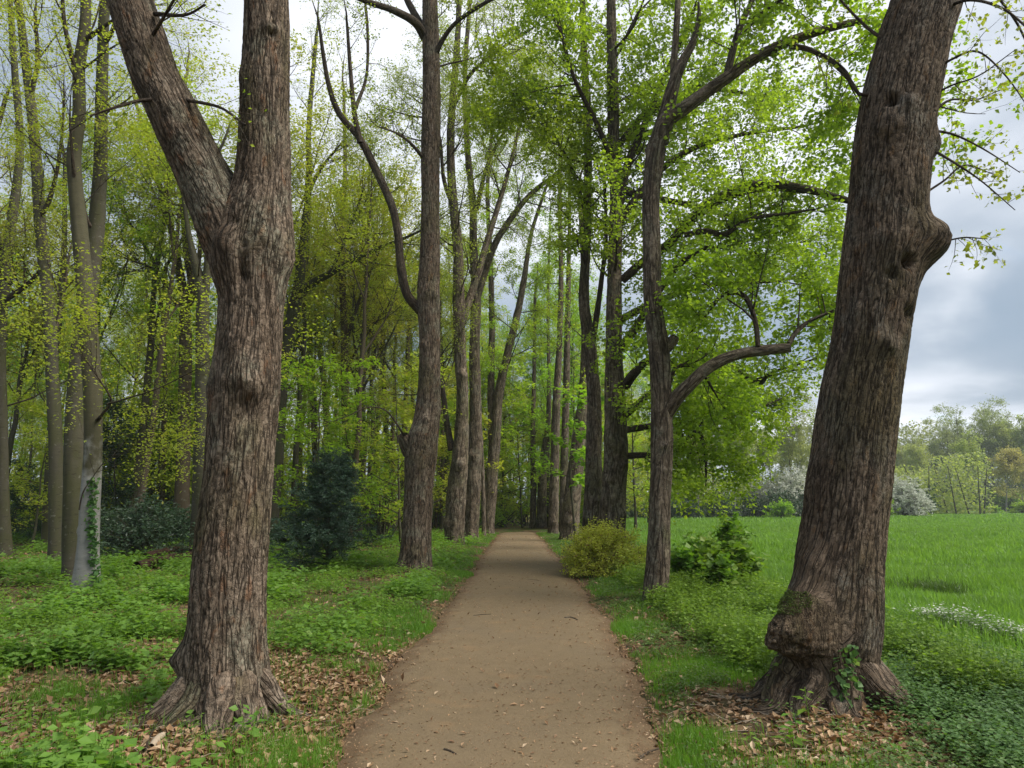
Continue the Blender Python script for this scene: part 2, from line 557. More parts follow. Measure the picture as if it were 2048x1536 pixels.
def H(x, y):
    x = np.atleast_1d(np.asarray(x, float)); y = np.atleast_1d(np.asarray(y, float))
    off = np.maximum(edge_l(y) - x, x - edge_r(y))
    off = np.where((y > YEND + 1), np.maximum(off, y - YEND - 1), off)
    k = sstep(.0, 1.2, off)
    h = -.03 + .03 * sstep(0, .25, off) + k * (.05 + .06 * n2(x, y, .45, 1) + .03 * n2(x, y, 1.6, 4))
    for mx, my, r, a in MOUNDS:
        h = h + a * np.exp(-((x - mx) ** 2 + (y - my) ** 2) / r ** 2) * sstep(-.05, .5, off)
    return h


def H1(x, y):
    return float(H(x, y)[0])


def ground(u, v):
    g = G(u, v)
    for _ in range(3):
        g = G(u, v, H1(g[0], g[1]))
    return g


L1B, R1B = G(455, 1440), G(1655, 1418)
MOUNDS += [(L1B[0], L1B[1], .9, .03), (R1B[0], R1B[1], .9, .05)]


def axis(segs):
    out = []
    for a, b, st in segs:
        out.append(np.arange(a, b, st))
    return np.concatenate(out + [[segs[-1][1]]])


gx = axis([(-2500, -300, 200), (-300, -60, 20), (-60, -12, 1.0), (-12, -4, .2), (-4, 4.5, .07), (4.5, 12, .2), (12, 60, 1.0), (60, 300, 20), (300, 2500, 200)])
gy = axis([(-300, -10, 20), (-10, 2, .5), (2, 14, .07), (14, 30, .18), (30, 60, .6), (60, 120, 3), (120, 300, 15), (300, 3000, 200)])
X, Yg = np.meshgrid(gx, gy)
Z = H(X.ravel(), Yg.ravel())
ny, nx = X.shape
ii, jj = np.meshgrid(np.arange(ny - 1), np.arange(nx - 1), indexing='ij')
a0 = ii * nx + jj
GF = np.stack([a0, a0 + 1, a0 + nx + 1, a0 + nx], -1).reshape(-1, 4)

s = NT('ground')
p = s.pos()
n1 = s.noise(p, .9, 4); n2_ = s.noise(p, 14, 5, .65); n3 = s.noise(p, 60, 3, .6)
soil = s.mix(n2_, (.03, .02, .012), (.085, .058, .035))
lit = s.mix(n3, (.09, .052, .028), (.23, .15, .085))
col = s.mix(s.ramp(s.noise(p, 5, 4, .7), .42, .6), soil, lit)
grn = s.mix(n3, (.03, .065, .012), (.07, .12, .025))
sx = s.n('SeparateXYZ', {0: p})
near = s.ramp(s.n('VectorMath', {0: p}, operation='LENGTH').outputs['Value'], 9, 22)
col = s.mix(s.math('MULTIPLY', s.ramp(n1, .4, .62), s.math('MULTIPLY_ADD', near, .6, .35)), col, grn)
M['ground'] = s.finish(col, .95, s.bump(s.math('ADD', n2_, s.math('MULTIPLY', n3, .4)), .8, .03), .1)
o = mesh_obj('ground', np.stack([X.ravel(), Yg.ravel(), Z], 1), GF, M['ground'], smooth=True)
tag(o, kind='structure')

# path sheet
py = axis([(-3, 14, .06), (14, YEND + .3, .15)])
K = 61
tt = np.linspace(0, 1, K)
el, er = edge_l(py), edge_r(py)
# ragged end of the path
PX = el[:, None] * (1 - tt) + er[:, None] * tt
PY = np.repeat(py[:, None], K, 1)
ed = np.minimum(tt, 1 - tt)[None] * (er - el)[:, None]
PZ = .012 - .022 * (1 - sstep(0, .13, ed)) + .012 * n2(PX.ravel(), PY.ravel(), .8, 8).reshape(PX.shape) + .004 * n2(PX.ravel(), PY.ravel(), 5, 9).reshape(PX.shape) + .02 * sstep(0, .5, ed / 1.0)
ny, nx = PX.shape
ii, jj = np.meshgrid(np.arange(ny - 1), np.arange(nx - 1), indexing='ij'); a0 = ii * nx + jj
PF = np.stack([a0, a0 + 1, a0 + nx + 1, a0 + nx], -1).reshape(-1, 4)
s = NT('path_sand')
p = s.pos()
big = s.noise(p, .7, 3); mid = s.noise(p, 5, 4, .6); fine = s.noise(p, 130, 4, .7); gr = s.noise(p, 45, 4, .7)
col = s.mix(s.math('ADD', s.math('MULTIPLY', mid, .55), s.math('MULTIPLY', gr, .45)), (.105, .076, .042), (.215, .157, .092))
col = s.mix(s.ramp(big, .46, .7, 0, .8), col, s.mix(gr, (.11, .083, .05), (.185, .138, .085)))
col = s.mix(s.math('MULTIPLY', s.ramp(s.noise(p, 2.2, 4), .58, .7), .5), col, (.21, .135, .07))
col = s.mix(s.ramp(fine, .62, .74, 0, .7), col, (.34, .26, .17))
col = s.mix(s.ramp(fine, .38, .28, 0, .75), col, (.055, .035, .02))
vs = s.n('TexVoronoi', feature='F1'); s.set(vs.inputs['Vector'], p); vs.inputs['Scale'].default_value = 55
col = s.mix(s.ramp(vs.outputs['Distance'], .2, .1, 0, .6), col, s.mix(vs.outputs['Color'], (.09, .055, .03), (.36, .27, .18)))
ea = s.attr('edge').outputs['Fac']
ek = s.ramp(s.math('ADD', ea, s.math('MULTIPLY', s.math('SUBTRACT', mid, .5), .5)), .3, .0)
col = s.mix(s.math('MULTIPLY', ek, .6), col, s.mix(gr, (.035, .022, .013), (.15, .085, .045)))
M['path'] = s.finish(col, .92, s.bump(s.math('ADD', s.math('MULTIPLY', fine, .5), s.math('ADD', gr, mid)), .7, .012), .15)
o = mesh_obj('path', np.stack([PX.ravel(), PY.ravel(), PZ.ravel()], 1), PF, M['path'], smooth=True, attrs={'edge': np.repeat(ed[:, :, None], 1, 2).ravel()})
tag(o, kind='structure')

# meadow sheet, its far edge slanting away to the right
mx = axis([(0, 8, .25), (8, 30, 1), (30, 260, 10)])
my = axis([(0, 30, .25), (30, 90, 1.5), (90, 320, 10)])
MX, MY = np.meshgrid(mx, my)
inner = 4.6 + .5 * n2(MY.ravel() * 0, MY.ravel(), .4, 21).reshape(MY.shape)
MXX = inner + MX
MZ = H(MXX.ravel(), MY.ravel()).reshape(MY.shape) + .012 - .06 * (1 - sstep(0, .6, MX)) + .16 * sstep(40, 230, MY) * sstep(10, 60, MX) * 10 * .2
MZ += .05 * n2(MXX.ravel(), MY.ravel(), .25, 31).reshape(MY.shape) * sstep(.3, 3, MX)
ny, nx = MX.shape
ii, jj = np.meshgrid(np.arange(ny - 1), np.arange(nx - 1), indexing='ij'); a0 = ii * nx + jj
MF = np.stack([a0, a0 + 1, a0 + nx + 1, a0 + nx], -1).reshape(-1, 4)
s = NT('meadow')
p = s.pos()
a = s.noise(s.scale(p, (1, .6, 1)), .35, 4); b = s.noise(p, 2.5, 4); c = s.noise(p, 30, 3, .7)
col = s.mix(a, (.06, .125, .025), (.11, .2, .04))
col = s.mix(s.ramp(b, .45, .7, 0, .5), col, (.05, .095, .025))
col = s.mix(s.ramp(c, .45, .75, 0, .5), col, (.15, .24, .06))
M['meadow'] = s.finish(col, .9, s.bump(s.math('ADD', b, c), 1.0, .08), .15)
o = mesh_obj('meadow', np.stack([MXX.ravel(), MY.ravel(), MZ.ravel()], 1), MF, M['meadow'], smooth=True)
tag(o, kind='structure')


# ------------------------------------------------------------------ tree builders
def crown_mesh(mb, Pt, Rd, spec):
    """grow limbs -> branches -> twigs with leaves from the wood Pt,Rd into mb (0 = bark, 1 = leaf)"""
    levels = spec['levels']
    P0, R0 = Pt, Rd
    n = len(levels)
    for li, lv in enumerate(levels):
        lv = dict(lv)
        per = lv.pop('per', 0); sides = lv.pop('sides', 4)
        P1, R1 = spawn(P0, R0, **lv)
        V, F, B = tubes(P1, R1, sides)
        mb.add(V, F, B, mi=0)
        if per:
            pos, tan = leaf_pts(P1, per, spec.get('spread', .04), spec.get('lt0', .1))
            if 'keep' in spec:
                k = spec['keep'](pos); pos, tan = pos[k], tan[k]
            if len(pos):
                V, F, r = leaves(pos, tan, spec['size'], spec.get('flat', .7), spec.get('width', .75), spec.get('droop', .2))
                mb.add(V, F, rnd=r, mi=1, smooth=False)
        P0, R0 = P1, R1


def lv(m, t0, t1, length, ang, **k):
    d = dict(m=m, t0=t0, t1=t1, length=length, ang=(R_(ang[0]), R_(ang[1])))
    d.update(k)
    return d


def taper_on(C, Rr, L, step):
    """carry a stem or limb on past its last marked point, thinning out to a tip"""
    d = nrm(C[-1] - C[-3]); n = max(3, int(L / step)); out = []; p = C[-1]
    for k in range(n):
        d = nrm(d + rng.normal(size=3) * .05 * math.sqrt(step / .1) + np.array([0, 0, .01])); p = p + d * step; out.append(p)
    return np.vstack([C, out]), np.concatenate([Rr, Rr[-1] * np.linspace(.97, .12, n)])


def tree(name, label, cat, stems, crown=None, limbs=(), group=None, bark='row_bark', leaf='lime_leaf', twig='branch_bark', base_uv=None,
         nseg=24, step=.1, flare=.5, flare_h=.25, rough=.06, bk=.0, bscale=.05, bumps=(), seed=0.0, lobes=5, sink=.25, extra=None):
    """stems: list of (px polyline, Y[, Y1]); limbs: list of (px polyline, Y, Y1); all become real wood at their distance"""
    Y0 = stems[0][1]
    b0 = stems[0][0][0]
    c0 = P(b0[0], b0[1], Y0)
    base = np.array([c0[0], c0[1], H1(c0[0], c0[1])])
    root = empty(name, base, label, cat, group)
    mb = MB(); woods = []
    for i, st in enumerate(stems):
        C, Rr = px_path(st[0], st[1], step, st[2] if len(st) > 2 else None)
        C, Rr = taper_on(C, Rr, 3.0, step)
        if i == 0:
            C[0, 2] = min(C[0, 2], base[2])
            C = np.vstack([C[:1] - [0, 0, sink], C]); Rr = np.concatenate([Rr[:1] * 1.02, Rr])
        V, F, B, fur = stem(C, Rr, nseg if i == 0 else max(8, int(nseg * .8)), flare if i == 0 else 0, flare_h, lobes, rough, bk, bscale, bumps, seed + i * 3.7)
        mb.add(V, F, B, furrow=fur)
        woods.append((C, Rr))
    mb.build('trunk', M[bark], root, base)
    for st in limbs:
        C, Rr = px_path(st[0], st[1], min(step, .08), st[2] if len(st) > 2 else None)
        if len(st) < 4:
            C, Rr = taper_on(C, Rr, .9, min(step, .08))
        V, F, B, fur = stem(C, Rr, 10, 0, rough=.07, seed=seed + len(woods))
        m2 = MB(); m2.add(V, F, B, furrow=fur); m2.build('branch', M[twig if len(st) < 4 else st[3]], root, base)
        woods.append((C, Rr))
    if crown:
        cm = MB()
        for cr in (crown if isinstance(crown, list) else [crown]):
            use = woods if cr.get('on') is None else [woods[i] for i in cr['on']]
            for C, Rr in use:
                Pt, Rd = thin(C, Rr, 14)
                crown_mesh(cm, Pt, Rd, cr)
        if cm.n:
            cm.build('crown', [M[twig], M[leaf]], root, base)
    if extra:
        extra(root, base)
    return root


def proto_tree(name, h, r0, forks, crown, bark, leaf, twig='branch_bark', seed=0, lean=.06, curve=.04, nseg=10):
    """a whole tree grown at the origin, later copied about"""
    root = empty(name, (0, 0, 0))
    K = 18
    z = np.linspace(-.2, h, K)
    g = np.random.default_rng(seed + 50)
    wob = np.cumsum(g.normal(size=(K, 2)) * curve * h / K, axis=0)
    ln = g.normal(size=2) * lean
    C = np.stack([wob[:, 0] + ln[0] * z, wob[:, 1] + ln[1] * z, z], 1); C[:, :2] -= C[0, :2]
    Rr = r0 * (1 - .85 * np.clip(z / h, 0, 1) ** .9)
    woods = [(C, Rr)]
    mb = MB()
    V, F, B, fur = stem(C, Rr, nseg, .5, .3, 5, .05, seed=float(seed))
    mb.add(V, F, B)
    if forks:
        Pt, Rd = thin(C, Rr, 14)
        FP, FR = spawn(Pt, Rd, forks, .35, .75, h * .5, (R_(18), R_(38)), up=.12, wig=.07, K=9, rfrac=.6, rl=.02, tip=.2)
        V, F, B = tubes(FP, FR, 6); mb.add(V, F, B)
        for i in range(len(FP)):
            woods.append((FP[i], FR[i]))
    mb.build('trunk', M[bark], root)
    cm = MB()
    for C, Rr in woods:
        Pt, Rd = thin(C, Rr, 14)
        crown_mesh(cm, Pt, Rd, crown)
    cm.build('crown', [M[twig], M[leaf]], root)
    return root


def shrub(name, label, cat, base, rad, h, leaf, n_stem=26, per=14, size=.05, twig='dark_bark', group=None, tilt=(15, 75), m2=7, m3=0, squash=1.0, flat=.4, width=.6, spread=.03, t0=.2):
    root = empty(name, base, label, cat, group)
    N = n_stem
    az = rng.uniform(0, 6.28, N); el = R_(90) - np.radians(rng.uniform(tilt[0], tilt[1], N))
    d = np.stack([np.cos(az) * np.cos(el), np.sin(az) * np.cos(el), np.sin(el)], 1)
    tgt = d * np.stack([np.full(N, rad), np.full(N, rad * squash), np.full(N, h)], 1) * rng.uniform(.75, 1.05, (N, 1))
    K = 8
    t = np.linspace(0, 1, K)[None, :, None]
    st = np.stack([rng.normal(size=N) * rad * .12, rng.normal(size=N) * rad * .12, np.full(N, -.05)], 1)[:, None]
    mid = tgt[:, None] * np.array([.45, .45, .75])
    Pt = st * (1 - t) ** 2 + 2 * (mid) * t * (1 - t) + tgt[:, None] * t ** 2
    Pt[:, 1:] += rng.normal(size=Pt[:, 1:].shape) * .007 * h
    Rd = np.maximum(h * .012, .006) * np.linspace(1, .3, K)[None].repeat(N, 0)
    cm = MB(); V, F, B = tubes(Pt, Rd, 4); cm.add(V, F, B)
    tw, twr = spawn(Pt, Rd, m2, t0, 1, (rad + h) * .22, (R_(25), R_(75)), up=.03, K=5, rl=.01, fall=.2)
    V, F, B = tubes(tw, twr, 3); cm.add(V, F, B)
    if m3:
        tw, twr = spawn(tw, twr, m3, .15, 1, (rad + h) * .1, (R_(25), R_(75)), up=.0, K=4, rl=.01, fall=.2)
        V, F, B = tubes(tw, twr, 3); cm.add(V, F, B)
    pos, tan = leaf_pts(tw, per, spread)
    k = pos[:, 2] > .02
    V, F, r = leaves(pos[k], tan[k], size, flat, width)
    cm.add(V, F, rnd=r, mi=1, smooth=False)
    cm.build('foliage', [M[twig], M[leaf]], root)
    return root
# ------------------------------------------------------------------ the two big boles in front
def spread_roots(root, base, mat, specs, seed):
    """buttress roots leaving the bole and sinking into the soil"""
    g = np.random.default_rng(int(seed * 10))
    for az, L, r in specs:
        az = R_(az); rows = []
        for t, zz, rr in ((.0, .42, .9), (.28, .24, 1.0), (.42, .1, .95), (.58, .02, .72), (.76, -.02, .45), (1.0, -.035, .22), (1.15, -.06, .1)):
            a2 = az + g.normal() * .1 * t
            x, y = base[0] + math.cos(a2) * L * t, base[1] + math.sin(a2) * L * t
            rows.append([x, y, (base[2] if t < .5 else H1(x, y)) + zz, r * rr])
        q = smooth_path(rows, .022)
        V, F, B, fu = stem(q[:, :3], q[:, 3], 40, rough=.09, bark=.007, bscale=.03, seed=seed + az)
        mb = MB(); mb.add(V, F, B, furrow=fu); mb.build('root', M[mat], root, base)


def build_front_left():
    Y = float(L1B[1])
    base = np.array([L1B[0], L1B[1], H1(L1B[0], L1B[1])])
    root = empty('lime_tree', base, 'thick forked lime trunk with deeply furrowed bark and spreading roots among brown leaves', 'tree', 'lime trees lining the path')
    fork = P(495, 440, Y)
    C, Rr = px_path([(452, 1445, 86), (452, 1350, 82), (453, 1250, 75), (462, 1100, 71), (478, 950, 66), (489, 800, 67), (497, 700, 63), (503, 600, 63), (501, 530, 76),
                     (510, 460, 74), (522, 390, 58), (527, 330, 51), (530, 200, 47), (533, 100, 45), (533, 0, 43), (530, -200, 38), (520, -450, 32)], Y, .012)
    C[0, 2] = base[2]
    C = np.vstack([C[0] - [0, 0, .24], C[0] - [0, 0, .12], C]); Rr = np.concatenate([[Rr[0]] * 2, Rr])
    r = .26
    bumps = [(P(492, 755, Y - r), .17, .09), (P(480, 690, Y - r), .12, .04), (P(492, 825, Y - r), .11, -.05),
             (P(372, 1318, Y - .08), .12, .1, (-1, -.3, 0)), (P(425, 780, Y), .13, .035, (-1, -.3, 0)),
             (P(575, 520, Y), .17, .04, (1, -.2, 0)), (P(545, 55, Y - .18), .08, .06), (P(543, 65, Y - .18), .035, -.08), (P(548, 45, Y - .18), .03, -.05),
             (P(497, 150, Y - .1), .09, .03, (-1, -.3, 0)), (P(487, 525, Y - r), .055, -.16, None, (1.6, .8, .4)), (P(484, 455, Y - r), .14, -.06), (P(455, 480, Y - r), .1, .04), (P(530, 470, Y - r), .12, .05),
             (P(560, 455, Y - .2), .1, .025), (P(530, 1250, Y - .2), .15, .02)]
    mb = MB()
    V, F, B, fu = stem(C, Rr, 220, .4, .16, 9, .028, .009, .028, bumps, 1.0)
    mb.add(V, F, B, furrow=fu)
    C2, R2 = px_path([(515, 600, 40), (490, 540, 58), (465, 470, 66), (432, 400, 60), (399, 335, 55), (366, 268, 53), (337, 205, 51), (310, 150, 50), (266, 20, 48), (219, -130, 44), (150, -350, 38)], Y, .014)
    R2 = R2 * np.linspace(1, .88, len(R2)) * .97
    V, F, B, fu = stem(C2, R2, 170, 0, .2, 5, .03, .009, .028, [(P(300, 95, Y - .16), .04, -.03), (P(352, 220, Y - .18), .06, .02)], 2.3)
    mb.add(V, F, B, furrow=fu)
    mb.build('trunk', M['lime_bark'], root, base)
    spread_roots(root, base, 'lime_bark', ((-178, .75, .13), (-146, .95, .11), (-122, .72, .13), (-100, .68, .1), (-78, .8, .13), (-50, .78, .12), (-28, .6, .1), (-4, .78, .1), (160, .7, .1), (60, .7, .1)), 2.0)
    woods = []
    for pts in ([(345, 205, 5), (290, 200, 4), (230, 215, 3), (180, 232, 2)], [(300, 80, 4), (330, 30, 3), (365, -30, 2)], [(372, 200, 4), (440, 215, 3), (490, 250, 2)], [(310, 28, 5), (370, 30, 3), (410, 10, 2)]):
        c, rr = px_path(pts, Y - .1, .05, Y - .5)
        V, F, B, fu = stem(c, rr, 8, rough=.08, seed=pts[0][0] * .3)
        mb = MB(); mb.add(V, F, B); mb.build('branch', M['branch_bark'], root, base)
        woods.append((c, rr))
    cm = MB()
    for c, rr in woods:
        Pt, Rd = thin(c, rr, 10)
        crown_mesh(cm, Pt, Rd, dict(size=.035, levels=[lv(6, .3, 1, .5, (30, 70), K=5, sides=3, per=3)], flat=.5))
    cm.build('crown', [M['branch_bark'], M['lime_leaf_small']], root, base)


def build_front_right():
    Y = float(R1B[1])
    base = np.array([R1B[0], R1B[1], H1(R1B[0], R1B[1])])
    root = empty('lime_tree', base, 'huge leaning lime trunk with a swollen mossy burl low on its side beside the meadow', 'tree', 'lime trees lining the path')
    C, Rr = px_path([(1660, 1425, 94), (1660, 1330, 86), (1680, 1230, 80), (1678, 1130, 88), (1693, 1000, 84), (1711, 850, 82), (1738, 700, 76), (1758, 550, 78), (1776, 400, 79), (1792, 250, 77),
                     (1822, 100, 72), (1852, 0, 68), (1905, -200, 60), (1960, -420, 50)], Y, .013)
    Rr = Rr * (1 - .075 * sstep(.5, 1.6, np.arange(len(Rr)) * .013))
    C[0, 2] = base[2]
    C = np.vstack([C[0] - [0, 0, .24], C[0] - [0, 0, .12], C]); Rr = np.concatenate([[Rr[0]] * 2, Rr])
    r = .28
    bumps = [(P(1842, 484, Y - .1), .18, .21, (1, -.35, .05), (1, 1, 1.05), 3), (P(1845, 530, Y - .08), .17, .06, (1, -.2, 0)), (P(1835, 470, Y - .15), .2, .09, (1, -.3, 0)), (P(1815, 525, Y - r), .055, -.18), (P(1815, 420, Y - .24), .06, -.15), (P(1780, 480, Y - r), .14, .05),
             (P(1850, 290, Y - .05), .14, .08, (1, -.3, 0)), (P(1785, 200, Y - r), .05, -.17), (P(1812, 210, Y - r), .08, .05), (P(1775, 250, Y - r), .12, .06), (P(1740, 330, Y - r), .12, .05), (P(1780, 550, Y - r), .045, -.15), (P(1815, 630, Y - .2), .08, -.08), (P(1770, 690, Y - r), .1, .07), (P(1720, 620, Y - r), .12, .04), (P(1845, 330, Y - .15), .06, -.06),
             (P(1640, 1150, Y - .2), .22, .13, (-1, -.6, 0)), (P(1600, 1330, Y - .2), .22, .08, (-1, -.6, 0)),
             (P(1715, 1330, Y - r), .07, -.09, None, (1, 1, .5)), (P(1630, 960, Y - .05), .2, .025, (-1, -.3, 0)), (P(1690, 1010, Y - r), .12, .02), (P(1880, 20, Y), .2, .05, (1, 0, 0)), (P(1655, 770, Y), .1, .02, (-1, 0, 0))]
    V, F, B, fu = stem(C, Rr, 230, .3, .2, 6, .03, .009, .027, bumps, 5.2)
    # the burl: a sagging swelling of the bole itself, its faces cut out as a part of their own
    bc = P(1632, 1242, Y - .2)
    dd = (V - bc) * [1, 1, 1.0]
    dist = np.linalg.norm(dd, axis=1)
    g = np.exp(-(dist / .26) ** 2.6)
    lump = 1 + .2 * pn(V * 5 + 3) + .1 * pn(V * 11) + .05 * pn(V * 24)
    V = V + nrm(np.array([[-.86, -.5, -.16]])) * (.5 * g * lump)[:, None]
    V = V + nrm(V - bc) * (g * (.02 * pn(V * 18) + .012 * pn(V * 45)))[:, None]
    fu = fu * (1 - g)
    fm = g[F].mean(1) > .3
    mb = MB(); mb.add(V, F[~fm], B, furrow=fu); mb.build('trunk', M['burl_bark'], root, base)
    bv = np.unique(F[fm]); remap = np.full(len(V), -1); remap[bv] = np.arange(len(bv))
    mb = MB(); mb.add(V[bv], remap[F[fm]], V[bv] * [1, 1, 1.6], furrow=fu[bv]); mb.build('burl', M['knob_bark'], root, base)
    # moss cushion on top of the burl
    mc = P(1590, 1200, Y - .42)
    cand = V[bv]; tgt = nrm(np.array([[-.55, -.45, .75]]))
    sel = np.linalg.norm((cand - bc), axis=1) > .1
    k = (np.abs(cand[:, 2] - mc[2]) < .09 + .05 * pn(cand * 7)) & (np.abs(cand[:, 0] - mc[0]) < .13) & sel
    q = cand[k]
    if len(q):
        idx = rng.integers(0, len(q), 2600); pos = q[idx] + rng.normal(size=(2600, 3)) * .004
        V2, F2, rr_ = leaves(pos, np.repeat(tgt, 2600, 0) * 1.2, .011, .3, .7, 0)
        mb = MB(); mb.add(V2, F2, rnd=rr_, smooth=False); mb.build('moss', M['moss'], root, base)
    spread_roots(root, base, 'burl_bark', ((178, .8, .17), (-158, .85, .19), (-132, .8, .17), (-108, .68, .15), (-84, .6, .14), (-40, .9, .15), (-14, .95, .15), (130, .8, .14)), 7.0)
    # leafy twigs over the meadow and over the path
    woods = []
    for pts, y1 in (([(1870, 140, 4), (1905, 118, 3), (1955, 103, 2.5), (2010, 150, 2), (2060, 220, 1)], 5.2), ([(1865, 190, 4), (1905, 170, 2.5), (1960, 150, 2), (2030, 100, 1)], 5.6), ([(1860, 230, 4), (1900, 200, 3), (1950, 200, 2), (2000, 180, 1)], 6.2),
                    ([(1865, 300, 4), (1900, 320, 3), (1960, 360, 2), (2030, 420, 1)], 5.0), ([(1880, 20, 5), (1940, 0, 4), (2010, 20, 3), (2080, 80, 2)], 5.0), ([(1860, 260, 4), (1910, 270, 3), (1970, 300, 2), (2040, 345, 1)], 6.3), ([(1900, 480, 2.5), (1930, 475, 2), (1975, 478, 1)], 5.2),
                    ([(1750, 190, 5), (1715, 185, 4), (1690, 140, 3), (1650, 110, 2.5), (1600, 95, 2)], 6.4), ([(1790, 90, 5), (1740, 60, 4), (1690, 10, 3), (1650, -40, 2)], 6.4),
                    ([(1860, 380, 3), (1890, 360, 2.5), (1930, 330, 2), (1990, 350, 1)], 6), ([(1905, -60, 6), (1960, -40, 4), (2030, 40, 3), (2080, 150, 2)], 5.8)):
        c_, r_ = px_path(pts, Y - .1, .05, y1)
        V, F, B, fu = stem(c_, r_ * .8, 6, rough=.06, seed=pts[0][0] * .3)
        mb = MB(); mb.add(V, F, B); mb.build('branch', M['branch_bark'], root, base)
        woods.append((c_, r_))
    cm = MB()
    for c_, r_ in woods:
        Pt, Rd = thin(c_, r_, 12)
        crown_mesh(cm, Pt, Rd, dict(size=.04, levels=[lv(8, .15, 1, .36, (25, 70), K=5, sides=3, per=3, up=-.03), lv(2, .2, 1, .14, (30, 70), K=4, sides=3, per=4)], flat=.45, spread=.02, droop=.5))
    cm.build('crown', [M['branch_bark'], M['lime_leaf_small']], root, base)
    # ivy climbing the hollow between the roots
    mb = MB()
    pos = np.array([P(1700 + rng.normal() * 14 + (v_ - 1250) * -.06, v_, Y - r - .07 - .0004 * (v_ - 1200)) for v_ in rng.uniform(1290, 1420, 90)])
    V, F, rr_ = leaves(pos, np.tile([0, -.6, -.4], (len(pos), 1)), .05, .2, .9, .4)
    mb.add(V, F, rnd=rr_, smooth=False); mb.build('ivy', M['ivy_leaf'], root, base)


M['moss'] = leaf_mat('moss', (.05, .085, .012), (.1, .13, .02), None, trans=.1)

# crowns ------------------------------------------------------------
def lime_crown(size=.08, per=14, L=3.2, m=(9, 7, 5), up=.05, t=(.3, 1), on=None, flat=.6, keep=None, ang=(45, 85), bias=None, l1up=.06):
    m = (int(m[0] * 1.7), int(m[1] * 1.35), int(m[2] * 1.2)); per = int(per * 1.7)
    d = dict(size=size, flat=flat, spread=.06, droop=.35, width=.8, levels=[
        lv(m[0], t[0], t[1], L, ang, up=l1up, K=8, sides=6, wig=.12, rl=.013, bias=bias),
        lv(m[1], .2, 1, L * .42, (30, 65), up=.0, K=6, sides=4, wig=.12, flat=.6, per=per // 3),
        lv(m[2], .15, 1, L * .2, (25, 70), up=-.03, K=5, sides=3, wig=.12, flat=.6, per=per)])
    if on is not None:
        d['on'] = on
    if keep is not None:
        d['keep'] = keep
    return d


def not_over_path(p):
    return ~((np.abs(p[:, 0]) < 1.3) & (p[:, 2] < 3.0))


